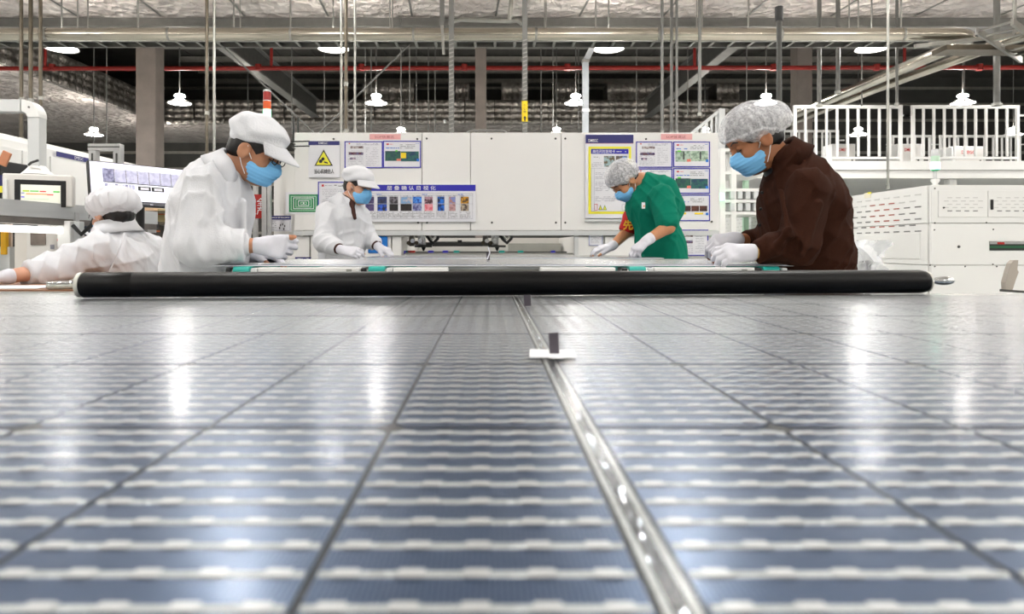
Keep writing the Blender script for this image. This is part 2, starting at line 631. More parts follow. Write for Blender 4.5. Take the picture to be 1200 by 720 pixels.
# thin suspension wires far back
for i, (x, d, y1) in enumerate(((110, 15, 175), (190, 16, 160), (428, 15, 156), (470, 12, 156), (480, 12.5, 140), (435, 13, 156), (510, 14, 156), (634, 14, 156),
                                (648, 15, 156), (1010, 12, 124), (125, 15, 175), (342, 14, 156), (380, 14.5, 156), (488, 14, 156), (502, 15.5, 156), (678, 14.2, 156), (746, 14.8, 156), (806, 14, 136), (875, 13.5, 124), (1130, 14, 124))):
    a = P(x, y1, d)
    t = MB().tube([a, (a.x, d, ZR - .2 if d > DF else ZF - .003)], .011, 6).build('suspension_wire', GREYST)
    tag(t, 'hair-thin suspension wire hanging in the open bay under the dark roof', 'wire', 'thin suspension wires under the roof')

# slender cross bracing left of the middle
for x0, y0, x1, y1 in ((258, 51, 368, 156), (372, 158, 481, 51)):
    a, b = P(x0, y0, 9.14), P(x1, y1, 9.14)
    t = MB().tube([a, b], .012, 6).build('brace_rod', GREYST)
    tag(t, 'thin brace rod slanting down to the %s above the warning sign' % ('right' if y1 > y0 else 'left'), 'rod')

# grey strut with a ladder-like lip, pole with the yellow label, white bent duct
t = thing('strut_post', 'grey slotted steel post with a cable loop beside the narrow pillar', 'post', P(529, 156, 7.4))
a, b = P(529, 156, 7.4), P(529, 55, 7.4)
MB().box((a.x, 7.4, (a.z + ZF) / 2), (.055, .04, ZF - a.z - .004)).build('channel', GREYST, t)
sm = MB().box((0, 0, 0), (.05, .006, .012)).mesh('slot', STEEL)
for i in range(22):
    link('slot', sm, t, (a.x, 7.377, a.z + .05 + i * .045), (0, math.radians(-18), 0))
MB().tube([(a.x - .07, 7.37, a.z + .1 + .035 * math.sin(k)) for k in (0, 1.5, 3)], .012, 8).build('cable_loop', WHITE3, t)
t = thing('strut_post', 'grey cable post carrying a yellow warning label with an arrow', 'post', P(615, 156, 7.4))
a = P(615, 156, 7.4)
MB().box((a.x, 7.4, (a.z + ZF) / 2), (.055, .04, ZF - a.z - .004)).build('channel', GREYST, t)
for i in range(22):
    link('slot', sm, t, (a.x, 7.377, a.z + .05 + i * .045), (0, math.radians(-18), 0))
c = P(615, 130.5, 7.37)
yl = MB().box(c, (.062, .008, .22)).build('warning_label', mat('label_yellow', (.95, .82, .10), .5), t)
lettering('label_print', '小\n心\n地', INK, yl, c + Vector((0, -.0045, .03)), height=.10)
MB().prism([(c.x - .018, c.z - .075), (c.x + .018, c.z - .075), (c.x, c.z - .05)], c.y - .0052, c.y - .0046).box((c.x, c.y - .0049, c.z - .088), (.014, .0006, .03)).build('arrow', INK, yl)

t = thing('bent_duct', 'bright white square duct bending up beside the navy-headed poster', 'duct', P(686, 156, 9.9))
WDUCT = mat('white_duct', (.86, .89, .92), .35)
a, b, c, e = P(686, 156, 9.9), P(686, 72, 9.9), P(694, 56, 10.2), P(701, 42, 10.8)
w = .085
for u, v in ((a, b), (b, c), (c, e)):
    MB().bar(u, v, w, .085, up=(0, 1, 0)).build('duct_section', WDUCT, t)
for q in (a + Vector((0, 0, .32)), b):
    MB().box(q, (w + .016, .10, .04)).build('flange', ALU, t)

# lifted conduit loop above the machine roof
t = thing('conduit_frame', 'bent grey conduit frame hanging below the ceiling in the upper middle', 'conduit', P(560, 30, 8.6))
MB().tube([P(527, 30, 8.6), P(532, 25, 8.6), P(540, 23, 8.6), P(598, 25, 8.6), P(606, 24, 8.6), P(612, 28, 8.6)], .028, 10).build('rail', STEEL, t)
MB().tube([P(597, 24, 8.6), P(602, -30, 8.6), P(603, -77, 8.6)], .028, 10).build('riser', STEEL, t)
MB().bar(P(518, -60, 7.6), P(518, 30, 7.6), .05, .05).build('drop_channel', GREYST, t)
MB().bar(P(518, 30, 7.55), P(520, 64, 7.55), .03, .03).build('drop_strut', STEEL, t)
# ================================================================== the solar module in front of the lens
ZG = CAM_Z - .087                 # top of the cover sheet
CELLW, CELLH, PX, PY = .0880, .1768, .0905, .1820
ROW0 = .1585 - PY                  # the first row lies under the lens
NROW, NCOL = 7, 12
XSL, XSR = .0420, .0530           # the centre strip lies between these


def cell_material():
    m = bpy.data.materials.new('blue_silicon_cell')
    m.use_nodes = True
    nt = m.node_tree
    b = nt.nodes['Principled BSDF']
    tc = nt.nodes.new('ShaderNodeTexCoord')
    w = nt.nodes.new('ShaderNodeTexWave')
    w.wave_type = 'BANDS'
    w.bands_direction = 'X'
    w.inputs['Scale'].default_value = 190.0
    w.inputs['Distortion'].default_value = 0
    nt.links.new(tc.outputs['Object'], w.inputs['Vector'])
    rp = nt.nodes.new('ShaderNodeValToRGB')
    rp.color_ramp.elements[0].position = .72
    rp.color_ramp.elements[1].position = .95
    rp.color_ramp.elements[0].color = (.030, .048, .095, 1)
    rp.color_ramp.elements[1].color = (.15, .17, .21, 1)
    nt.links.new(w.outputs[0], rp.inputs[0])
    nt.links.new(rp.outputs[0], b.inputs['Base Color'])
    b.inputs['Metallic'].default_value = .25
    b.inputs['Roughness'].default_value = .30
    b.inputs['Specular IOR Level'].default_value = .75
    b.inputs['Specular Tint'].default_value = (.28, .52, 1.0, 1)
    return m


def sheet_material(ripple):
    m = bpy.data.materials.new('clear_cover_sheet')
    m.use_nodes = True
    nt = m.node_tree
    nt.nodes.remove(nt.nodes['Principled BSDF'])
    out = nt.nodes['Material Output']
    tr = nt.nodes.new('ShaderNodeBsdfTransparent')
    tr.inputs[0].default_value = (.96, .975, .98, 1)
    gl = nt.nodes.new('ShaderNodeBsdfGlossy')
    gl.inputs['Roughness'].default_value = .265
    gs = nt.nodes.new('ShaderNodeBsdfGlossy')
    gs.inputs['Roughness'].default_value = .10
    gm_ = nt.nodes.new('ShaderNodeMixShader')
    gm_.inputs[0].default_value = .11
    nt.links.new(gl.outputs[0], gm_.inputs[1])
    nt.links.new(gs.outputs[0], gm_.inputs[2])
    fr = nt.nodes.new('ShaderNodeLayerWeight')     # 'Facing': 0 head-on, 1 seen flat
    fr.inputs['Blend'].default_value = .5
    mx = nt.nodes.new('ShaderNodeMixShader')
    tc = nt.nodes.new('ShaderNodeTexCoord')
    mp = nt.nodes.new('ShaderNodeMapping')
    mp.inputs['Scale'].default_value = (1, 1, 1)
    nt.links.new(tc.outputs['Object'], mp.inputs[0])
    no = nt.nodes.new('ShaderNodeTexNoise')
    no.inputs['Scale'].default_value = 7
    no.inputs['Detail'].default_value = 1.5
    nt.links.new(mp.outputs[0], no.inputs['Vector'])
    bp = nt.nodes.new('ShaderNodeBump')
    bp.inputs['Strength'].default_value = ripple
    bp.inputs['Distance'].default_value = .004
    nt.links.new(no.outputs[0], bp.inputs['Height'])
    nt.links.new(bp.outputs[0], gl.inputs['Normal'])
    ge = nt.nodes.new('ShaderNodeNewGeometry')
    iv = nt.nodes.new('ShaderNodeMath')
    iv.operation = 'SUBTRACT'
    iv.inputs[0].default_value = 1.0
    nt.links.new(ge.outputs['Backfacing'], iv.inputs[1])
    mu = nt.nodes.new('ShaderNodeMath')
    mu.operation = 'MULTIPLY'
    pw = nt.nodes.new('ShaderNodeMath')      # anti-reflection coating: weak when seen steeply, strong when seen flat
    pw.operation = 'POWER'
    pw.inputs[1].default_value = 6.6
    nt.links.new(fr.outputs['Facing'], pw.inputs[0])
    nt.links.new(pw.outputs[0], mu.inputs[0])
    nt.links.new(iv.outputs[0], mu.inputs[1])
    nt.links.new(mu.outputs[0], mx.inputs[0])
    nt.links.new(tr.outputs[0], mx.inputs[1])
    nt.links.new(gm_.outputs[0], mx.inputs[2])
    nt.links.new(mx.outputs[0], out.inputs[0])
    return m


CELL = cell_material()
SHEET = sheet_material(.25)
RIB = mat('tinned_copper_ribbon', (.76, .76, .75), .40, .55, var=.08, scale=60, bump=.25, bscale=160)
PAD = mat('bright_solder', (.81, .80, .79), .38, .40, var=.05, scale=60)
BACKS = mat('dark_backing', (.10, .105, .11), .6)
STRIPF = mat('crinkled_strip_foil', (.55, .56, .58), .14, .9, var=.3, scale=60)


def cell_mesh(side):
    w, h, c, t = CELLW / 2, CELLH / 2, .006, .0006
    if side > 0:
        o = [(-w, -h), (w - c, -h), (w, -h + c), (w, h - c), (w - c, h), (-w, h)]
    else:
        o = [(-w, -h + c), (-w + c, -h), (w, -h), (w, h), (-w + c, h), (-w, h - c)]
    return MB().prism(o, 0, t, 'z').mesh('cell', CELL)


def solder_mesh():
    mb = MB()
    for j in range(10):
        y = -CELLH / 2 + .0092 + j * .01775
        for i in range(5):
            x = -.036 + i * .018
            mb.box((x, y, 0), (.0072, .0046, .0004))
    return mb.mesh('solder_pads', PAD)


def ribbon_mesh(L, ys=(0,)):
    mb = MB()
    for y0 in ys:
        ribbon_into(mb, L, y0)
    return mb.mesh('ribbon', RIB)


def ribbon_into(mb, L, y0):
    pr = [(-.0018, 0), (-.0012, .0005), (0, .0007), (.0012, .0005), (.0018, 0)]
    vs, fs = [], []
    N = 3
    for i in range(N + 1):
        x = -L / 2 + L * i / N
        for a, b in pr:
            vs.append((x, a + y0, b))
    for i in range(N):
        for k in range(4):
            q = i * 5 + k
            fs.append((q, q + 1, q + 6, q + 5))
    mb.add(vs, fs, True)


CM = {1: cell_mesh(1), -1: cell_mesh(-1)}
SM = solder_mesh()
RY = [-CELLH / 2 + .0092 + j * .01775 for j in range(10)]
RM1 = ribbon_mesh(CELLW - .0012)
RM10 = ribbon_mesh(CELLW - .0012, RY)
zb = ZG - .0036                   # top of the backing


def solar_module(name, label, y0, ztop, rows, fine=True, nl=NCOL, nr=NCOL):
    """a big module lying flat; y0 = near edge of the first row"""
    dz = ztop - ZG
    L0, R0 = XSL - nl * PX, XSR + nr * PX
    t = thing(name, label, 'solar panel', (.05, y0 + rows * PY / 2, ztop - .0068), 'solar modules on the line')
    MB().span((L0 - .02, y0 - .03, ztop - .0068), (R0 + .02, y0 + rows * PY + .03, zb + dz)).build('backing_sheet', BACKS if fine else PAPER, t)
    for r in range(rows):
        yc = y0 + PY * (r + .5)
        for half in (0, 1):
            for c in range((nl, nr)[half]):
                xc = (XSL - PX * (c + .5)) if half == 0 else (XSR + PX * (c + .5))
                s = 1 if (c + half) % 2 else -1
                ce = link('cell', CM[s], t, (xc, yc, zb + dz + .0001))
                if fine:
                    pa = link('solder_pads', SM, ce, (xc, yc, zb + dz + .0012))
                    pa['kind'] = 'stuff'
                    if r in (1, 2) and c < 7:        # the cells that show largest: ribbon by ribbon
                        for y in RY:
                            link('ribbon', RM1, ce, (xc, yc + y, zb + dz + .0007))
                    else:
                        link('ribbons', RM10, ce, (xc, yc, zb + dz + .0007))['kind'] = 'stuff'
    ya, yb = y0 - .02, y0 + rows * PY + .02
    for xc in (XSL + .0018, XSR - .0018):
        MB().span((xc - .0011, ya, zb + dz + .0002), (xc + .0011, yb, zb + dz + .0012)).build('bus_ribbon', RIB, t)
    # crumpled foil between the two bus ribbons
    vs, fs = [], []
    N = 220 if fine else 40
    for i in range(N + 1):
        y = ya + (yb - ya) * i / N
        for k in range(4):
            vs.append((XSL + .003 + (XSR - XSL - .006) * k / 3, y + random.uniform(-.001, .001), zb + dz + .0004 + random.uniform(0, .0013)))
    for i in range(N):
        for k in range(3):
            q = i * 4 + k
            fs.append((q, q + 1, q + 5, q + 4))
    MB().add(vs, fs).build('strip_foil', STRIPF, t)
    MB().span((L0 - .018, y0 - .026, ztop - .0009), (R0 + .018, y0 + rows * PY + .026, ztop)).build('cover_sheet', SHEET, t)
    return t


solar_module('solar_module', 'large blue solar module filling the foreground in front of the black roller', ROW0, ZG, NROW)


# upright lead ends with their white squares of insulating sheet
def lead(x, y, d, hpx, wpx, label, sheet=True, z=None):
    z = z or ZG
    c = Vector(((x - VX) * d / FPX, d, z))
    t = thing('connection_lead', label, 'ribbon', c)
    h, w = hpx * d / FPX, wpx * d / FPX
    GRB = mat('dark_lead_ribbon', (.36, .34, .37), .45, .5)
    MB().box((c.x, d, z + h / 2 + .0012), (w, .0012, h), Matrix.Rotation(math.radians(-3), 3, 'Y')).build('ribbon_end', GRB, t)
    if sheet:
        R = rotz(math.radians(-4))
        MB().box((c.x - .001, d + .004, z + .0009), (.036, .040, .0006), R).build('insulating_patch', mat('insulating_patch', (.93, .94, .95), .5), t)
        MB().box((c.x + .001, d - .012, z + .0014), (.011, .020, .0006), R).build('tape', mat('insulating_patch', (.93, .94, .95), .5), t)
    return t


lead(649, 417, .548, 25, 11.5, 'grey ribbon end standing up from a white patch on the front module')
lead(618, 360, .99, 13, 8, 'small grey ribbon end standing near the black roller', False)

# black roller lying across the module
a = Vector(((93 - VX) * 1.15 / FPX, 1.155, ZG + .0222))
b = Vector(((1086 - VX) * 1.265 / FPX, 1.268, ZG + .0222))
ax = (b - a).normalized()
t = thing('roller', 'long black rubber roller lying across the front solar module', 'roller', (a + b) / 2 - Vector((0, 0, .0222)))
rr = .0215
MB().tube([a + ax * .002, a + ax * .006, a + ax * .085, a + ax * .0855, a + ax * .0885, a + ax * .089, b - ax * .012, b - ax * .004, b],
          rr, 40, rs=[rr * .86, rr, rr, rr * .985, rr * .985, rr, rr, rr * .93, rr * .8]).build('sleeve', BLACKR, t)
MB().tube([a - ax * .003, a + ax * .003], rr * .97, 32).build('end_ring', mat('ivory_plastic', (.86, .86, .82), .5), t)
MB().tube([b, b + ax * .003], rr * .86, 32).build('end_ring', mat('ivory_plastic', (.86, .86, .82), .5), t)
hd = Vector((ax.x, ax.y, 0)).normalized()
hs = [b + hd * k * 1.05 + Vector((0, 0, .001)) for k in (.002, .008, .012, .02, .030, .040, .047, .051, .053)]
MB().tube(hs, .005, 16, rs=[.0055, .0052, .0042, .0066, .0082, .0080, .0064, .0040, .001]).build('handle', CHROME, t)
MB().box(b + hd * .038 + Vector((0, -.006, .001)), (.012, .003, .005)).build('handle_catch', CHROME, t)


# ================================================================== the conveyor stations
def conveyor(label, y0, y1, ztop, xs, xl, xr, xdark=None):
    t = thing('conveyor', label, 'conveyor', ((xl + xr) / 2, (y0 + y1) / 2, 0), 'conveyor stations of the line')
    r = .017
    for i, x in enumerate(xs):
        pr = []
        for k in range(9):
            an = math.pi / 2 + math.pi * k / 8
            pr.append((y0 + r + r * math.cos(an), ztop - r + r * math.sin(an)))
        for k in range(9):
            an = -math.pi / 2 + math.pi * k / 8
            pr.append((y1 - r + r * math.cos(an), ztop - r + r * math.sin(an)))
        MB().prism(pr, x - .03, x + .03, 'x').build('belt', TEAL, t)
        for s in (-1, 1):
            MB().bbox((x + s * .048, y0 + .05, ztop - .022), (.02, .1, .034), bev=.004).build('belt_bearing', BLACK if s < 0 else WHITE3, t)
        MB().tube([(x - .06, y0 + r, ztop - r), (x + .06, y0 + r, ztop - r)], .007, 8).build('pulley_axle', CHROME, t)
    for i in range(len(xs) - 1):
        ga, gb = xs[i] + .062, xs[i + 1] - .062
        if i == 1:
            gb2 = ga + (gb - ga) * .24
            MB().bbox(((ga + gb2) / 2, y0 + .03, ztop - .024), (gb2 - ga, .05, .04), bev=.003).build('cover_block', WHITE, t)
            MB().bbox((gb - .16, y0 + .03, ztop - .024), (.28, .05, .04), bev=.003).build('cover_block', WHITE, t)
            MB().box(((gb2 + gb - .3) / 2, y0 + .12, ztop - .02), (gb - .3 - gb2, .03, .012)).build('drive_shaft', STEEL, t)
        else:
            MB().bbox(((ga + gb) / 2, y0 + .03, ztop - .024), (gb - ga, .05, .04), bev=.003).build('cover_block', WHITE, t)
            MB().box((gb - .04, y0 + .002, ztop - .016), (.02, .004, .012)).build('clip', STEEL, t)
    MB().span((xl, y0 + .06, ztop - .16), (xl + .06, y1 - .02, ztop - .045)).build('side_rail', WHITE3, t)
    MB().span((xr - .06, y0 + .06, ztop - .16), (xr, y1 - .02, ztop - .045)).build('side_rail', mat('blue_grey_rail', (.38, .43, .50), .4, .3), t)
    for y in (y0 + .14, (y0 + y1) / 2, y1 - .08):
        MB().span((xl + .06, y - .03, ztop - .15), (xr - .06, y + .03, ztop - .05)).build('cross_beam', WHITE3, t)
    for x in (xl + .03, xr - .03):
        for y in (y0 + .14, y1 - .08):
            MB().bbox((x, y, (ztop - .16) / 2 + .01), (.05, .05, ztop - .182), bev=.004).build('leg', ALU, t)
            MB().lathe([(.04, .0), (.04, .012), (.015, .02)], (x, y, 0.0), 14).build('foot', BLACK, t)
    return t


Z2 = CAM_Z - .068
conveyor('front conveyor station carrying the module under the black roller', -.05, 1.30, ZG - .0072, (-.93, -.42, .56, 1.06), -1.05, 1.15)
conveyor('middle conveyor station with teal belts just behind the black roller', 2.56, 3.74, Z2 - .0072, (-.925, -.42, .555, 1.055), -.99, 1.13)
conveyor('far conveyor station in front of the white machine', 4.18, 5.42, Z2 - .0072, (-.70, -.28, .45, .90), -.80, 1.02)
m2 = solar_module('solar_module', 'solar module between the two nearer workers, seen edge-on', 2.64, Z2, 6, fine=False)
m3 = solar_module('solar_module', 'solar module between the two farther workers before the machine opening', 4.22, Z2, 6, fine=False, nl=9, nr=11)
o = lead(572, 296, 3.3, 9, 3.5, 'tiny blue-grey ribbon end standing on the middle module', False, Z2)
MB().tube([P(571, 304, 3.2), P(574, 296, 3.2), P(572, 290, 3.22)], .003, 8).build('lead_wire', mat('pale_tape', (.85, .86, .9), .4), o)
# ================================================================== the white machine across the line
DM = 6.0                           # its front


def rect(x0, y0, x1, y1, d=DM):
    a, b = P(x0, y1, d), P(x1, y0, d)
    return a.x, a.z, b.x, b.z


def slab(mb, x0, y0, x1, y1, d0, d1, dref=DM):
    X0, Z0, X1, Z1 = rect(x0, y0, x1, y1, dref)
    return mb.span((X0, d0, Z0), (X1, d1, Z1))


c = P(590, 289, DM)
t = thing('layup_machine', 'wide white layup machine spanning the line, hung with notices', 'machine', (c.x, DM + 1, 0))
HOOD = mat('machine_white', (.925, .92, .91), .4, var=.012, scale=2)
X0, Z0, X1, Z1 = rect(345, 155.5, 842, 270)
# hood panels, with fine joints between them
for a, b in ((345, 494.2), (494.8, 551), (551.6, 657.2), (657.8, 842)):
    xa, xb = P(a, 0, DM).x, P(b, 0, DM).x
    MB().bbox(((xa + xb) / 2, DM + .03, (Z0 + Z1) / 2), (xb - xa, .06, Z1 - Z0), bev=.003).build('hood_panel', HOOD, t)
MB().span((X0 + .003, DM + .062, Z0 + .02), (X1 - .003, DM + .30, Z1 - .004)).build('hood_body', HOOD, t)
MB().span((X0 - .002, DM - .02, Z0 - .045), (X1, DM + .05, Z0 - .004)).build('hood_lip', WHITE3, t)
MB().span((P(472, 0, DM).x, DM - .012, Z0 - .03), (P(676, 0, DM).x, DM + .02, Z0 - .012)).build('lip_trim', ALU, t)
MB().span((P(318, 0, DM).x, DM + .07, Z0 - .05), (X0 - .004, DM + .3, P(0, 187, DM).z)).build('side_extension', HOOD, t)
# lower side blocks and the opening
zlo = Z0 - .05
for nm, xa, xb in (('lower_body', 316, 470), ('lower_body', 676, 836)):
    MB().span((P(xa, 0, DM).x, DM + .06, .08), (P(xb, 0, DM).x, DM + 1.9, zlo)).build(nm, WHITE2, t)
for a, b in ((316, 362), (363, 424), (425, 458), (459, 470), (676, 708), (709, 748), (749, 836)):
    MB().bbox(((P(a, 0, DM).x + P(b, 0, DM).x) / 2, DM + .04, (zlo + .1) / 2 + .01), (P(b, 0, DM).x - P(a, 0, DM).x - .006, .04, zlo - .13), bev=.004).build('lower_panel', HOOD, t)
for xa in (675, 838):
    MB().span((P(xa, 0, DM).x - .012, DM, 0), (P(xa, 0, DM).x + .02, DM + .05, Z0)).build('post', WHITE3, t)
MB().span((P(840, 0, DM).x - .1, DM + .1, .0), (P(840, 0, DM).x, DM + 1.9, .1)).build('plinth', WHITE3, t)
MB().span((P(330, 0, DM).x, DM + .1, .0), (P(470, 0, DM).x, DM + 1.9, .08)).build('plinth', WHITE3, t)
MB().span((P(471, 0, DM).x, DM + 1.4, .2), (P(674, 0, DM).x, DM + 1.45, zlo)).build('inner_wall', WHITE2, t)
MB().span((P(600, 0, DM).x, DM + 1.1, zlo - .22), (P(672, 0, DM).x, DM + 1.3, zlo - .06)).build('inner_cabinet', mat('inner_grey', (.60, .60, .57), .5), t)
X0b, Z0b, X1b, Z1b = rect(431, 277, 454, 297)
MB().bbox(((X0b + X1b) / 2, DM + .012, (Z0b + Z1b) / 2), (X1b - X0b, .02, Z1b - Z0b), bev=.012).build('blue_window', mat('blue_window', (.13, .45, .78), .2, var=.25, scale=5), t)
# turn-latches and lifting handles
for x, y in ((391, 163), (489, 163), (500, 162.5), (576, 162.5), (651, 162.5), (662.5, 162.5), (757, 163), (490, 261), (500.5, 261), (576.5, 261), (651.5, 261), (662.5, 261), (834, 260)):
    q = P(x, y, DM)
    MB().lathe([(.009, 0), (.008, .008), (.003, .010)], (q.x, DM, q.z), 10, Matrix.Rotation(math.radians(90), 3, 'X')).build('latch', DKSTEEL, t)
for x0, x1 in ((547, 594),):
    q = [P(x0, 156, DM), P(x0, 151, DM), P(x0 + 4, 148.5, DM), P(x1 - 4, 148.5, DM), P(x1, 151, DM), P(x1, 156, DM)]
    MB().tube([v + Vector((0, .2, 0)) for v in q], .012, 8).build('lifting_handle', GREYST, t)
for x0 in (334.5, 340):
    q = P(x0, 155, DM)
    MB().box((q.x, DM + .25, q.z + .07), (.014, .014, .22)).build('top_rod', BLACK, t)

# equipment heads inside the opening
PH = mat('head_metal', (.44, .43, .41), .35, .8, var=.3, scale=30)


def pick_head(x, label):
    q = P(x, 285, DM + .42)
    t = thing('pick_head', label, 'pick head', q - Vector((0, 0, .04)), 'pick heads in the machine opening')
    MB().bbox(q + Vector((-.09, 0, .03)), (.05, .08, .12), bev=.01).build('motor', PH, t)
    MB().bbox(q + Vector((.0, .02, .05)), (.07, .06, .14), bev=.006).build('carriage', ALU, t)
    MB().box(q + Vector((.0, -.015, .055)), (.012, .012, .13)).build('guide', CHROME, t)
    MB().box(q + Vector((.022, -.015, .055)), (.012, .012, .13)).build('guide', CHROME, t)
    MB().tube([q + Vector((.03, -.02, .1)), q + Vector((.08, -.03, .03)), q + Vector((.11, -.02, .00)), q + Vector((.15, 0, .04)), q + Vector((.16, 0, .12))], .016, 8).build('hose', BLACK, t)
    MB().tube([q + Vector((.06, -.04, .1)), q + Vector((.1, -.045, .03)), q + Vector((.135, -.03, .06))], .01, 8).build('hose', STEEL, t)
    MB().box(q + Vector((.02, -.01, -.03)), (.16, .06, .02)).build('clamp_plate', DKSTEEL, t)
    for k in range(4):
        MB().lathe([(.014, 0), (.014, .02), (.02, .024), (.02, .04)], q + Vector((-.11 + k * .035, -.05, .0 + .02 * (k % 2))), 10, Matrix.Rotation(math.radians(90), 3, 'X')).build('fitting', CHROME if k % 2 else BROWNST, t)
    MB().lathe([(.006, 0), (.02, .03), (.02, .035)], q + Vector((.02, -.01, -.075)), 10).build('suction_cup', BLACKR, t)
    return t


pick_head(494, 'dark robotic pick head beside the blue window of the machine')
pick_head(580, 'dark robotic pick head in the middle of the machine opening')
q0, q1 = P(503, 286.5, DM + .5), P(570, 286.5, DM + .5)
t = thing('gantry_bar', 'dark horizontal bar between the two pick heads', 'bar', (q0 + q1) / 2)
MB().bbox((q0 + q1) / 2, (q1.x - q0.x + .12, .05, .04), bev=.006).build('beam', DKSTEEL, t)
MB().box((q0 + q1) / 2 + Vector((0, -.03, .024)), (q1.x - q0.x, .012, .008)).build('linear_rail', STEEL, t)
MB().box((q0 + q1) / 2 + Vector((.02, -.03, .03)), (.04, .02, .02)).build('sensor', BLACK, t)
# bed inside the opening with coloured stops
t = thing('transfer_bed', 'pale transfer bed inside the machine opening with blue and red stops', 'conveyor', (.05, DM + .55, Z2 - .12))
MB().span((P(474, 0, DM).x, DM - .12, Z2 - .03), (P(672, 0, DM).x, DM + 1.2, Z2 - .006)).build('bed_plate', WHITE3, t)
MB().span((P(474, 0, DM).x, DM + .02, Z2 - .004), (P(672, 0, DM).x, DM + .05, Z2 + .012)).build('rail', STEEL, t)
MB().span((P(474, 0, DM).x, DM + .5, Z2 - .004), (P(672, 0, DM).x, DM + .53, Z2 + .02)).build('rail', DKSTEEL, t)
for x, y, w, m in ((482, 293, .07, RED), (505, 295, .05, BLUEF), (450, 297, .07, BLUEF), (522, 291.5, .05, BLUEF), (535, 296, .05, TEAL), (648, 293, .04, BLUEF), (610, 297, .05, TEAL), (588, 296, .05, TEAL), (470, 298, .04, TEAL)):
    q = P(max(x, 478), y, DM + .1)
    MB().bbox((q.x, DM + .1, Z2 + .014), (w, .04, .035), bev=.005).build('stop_block', m, t)
for s in (-1, 1):
    MB().box((.0 + s * .6, DM + .5, (Z2 - .03) / 2), (.08, .6, Z2 - .032)).build('leg', GREYST, t)


# ================================================================== notices
def photo_mat(c0, c1):
    k = 'print_' + '_'.join('%02x' % int(v * 255) for v in c0 + c1)
    if k in MATS:
        return MATS[k]
    m = mat(k, c0, .45, scale=38)
    r = [n for n in m.node_tree.nodes if n.type == 'VALTORGB'][0]
    r.color_ramp.elements[0].color = lin(c0) + (1,)
    r.color_ramp.elements[1].color = lin(c1) + (1,)
    r.color_ramp.elements[0].position = .42
    r.color_ramp.elements[1].position = .58
    return m


class Notice:
    """a flat notice fixed to the machine front; everything on it in photo pixels"""

    def __init__(s, name, label, cat, x0, y0, x1, y1, m, thick=.012, d=DM, group=None, lip=0.0):
        s.d = d - lip
        X0, Z0, X1, Z1 = rect(x0, y0, x1, y1, d)
        s.t = thing(name, label, cat, ((X0 + X1) / 2, s.d, Z0), group)
        s.f = s.d - thick
        s.k = d / FPX
        s.lay = 0
        MB().box(((X0 + X1) / 2, s.d - thick / 2 - .0003, (Z0 + Z1) / 2), (X1 - X0, thick, Z1 - Z0)).build('plate', m, s.t)

    def at(s, x, y, out=0.0):
        q = P(x, y, s.k * FPX)
        return Vector((q.x, s.f - out, q.z))

    def patch(s, x0, y0, x1, y1, m, name='print_area', out=.0016, th=.0012):
        a, b = s.at(x0, y1), s.at(x1, y0)
        return MB().box(((a.x + b.x) / 2, s.f - out, (a.z + b.z) / 2), (b.x - a.x, th, b.z - a.z)).build(name, m, s.t)

    def frame(s, x0, y0, x1, y1, w, m, name='border', out=.002):
        mb = MB()
        for a, b, c, e in ((x0, y0, x1, y0 + w), (x0, y1 - w, x1, y1), (x0, y0 + w, x0 + w, y1 - w), (x1 - w, y0 + w, x1, y1 - w)):
            p, q = s.at(a, e), s.at(c, b)
            mb.box(((p.x + q.x) / 2, s.f - out, (p.z + q.z) / 2), (q.x - p.x, .003, q.z - p.z))
        return mb.build(name, m, s.t)

    def lines(s, x0, y0, x1, y1, step, m=GREYINK, h=.35, seed=0, name='print_lines'):
        r = random.Random(seed + int(x0 * 7 + y0))
        mb = MB()
        y = y0
        while y < y1:
            x = x0
            while x < x1:
                w = r.uniform(1.0, 4.5)
                e = min(x1, x + w)
                if r.random() < .8:
                    a, b = s.at(x, y + h), s.at(e, y)
                    mb.box(((a.x + b.x) / 2, s.f - .0028, (a.z + b.z) / 2), (max(.001, b.x - a.x), .0006, b.z - a.z))
                x = e + r.uniform(.3, 1.2)
            y += step
        o = mb.build(name, m, s.t)
        o['kind'] = 'stuff'
        return o

    def text(s, body, x0, y0, x1, y1, m, name='lettering', bold=0.0, out=.0032):
        c = s.at((x0 + x1) / 2, (y0 + y1) / 2, out)
        return lettering(name, body, m, s.t, c, width=(x1 - x0) * s.k, height=(y1 - y0) * s.k, bold=bold)


# warning sign
n = Notice('warning_sign', 'white warning sign with a yellow machinery triangle and navy header', 'sign', 362.5, 166, 398.8, 208.3, PAPER, .03)
n.patch(362.5, 166, 398.8, 170.8, NAVY, 'header')
n.text('DMEGC', 374.5, 167.2, 385, 169.8, PAPER, 'logo_lettering', .01)
def tri(n, cx, y0, y1, hw, m, out, name):
    a, b, c = n.at(cx - hw, y1), n.at(cx + hw, y1), n.at(cx, y0)
    return MB().prism([(a.x, a.z), (b.x, b.z), (c.x, c.z)], n.f - out, n.f - out + .001).build(name, m, n.t)
tri(n, 380.3, 175.8, 195, 10.8, INK, .0022, 'triangle_border')
tri(n, 380.3, 178.3, 193.8, 8.6, YELLOW, .0034, 'triangle')
q = n.at(379.3, 188.6, .0048)
mb = MB()
for dx, dz, r in ((-.018, -.008, .016), (.002, .012, .014)):
    mb.lathe([(r, 0), (r, .0006)], q + Vector((dx, 0, dz)), 10, Matrix.Rotation(math.radians(90), 3, 'X'))
mb.bar(q + Vector((.012, 0, -.014)), q + Vector((.045, 0, -.024)), .012, .0006, (0, 1, 0))
mb.build('pictogram', INK, n.t)
n.text('当心机械伤人', 369.5, 198.5, 392.5, 204.2, INK, 'sign_lettering', .012)


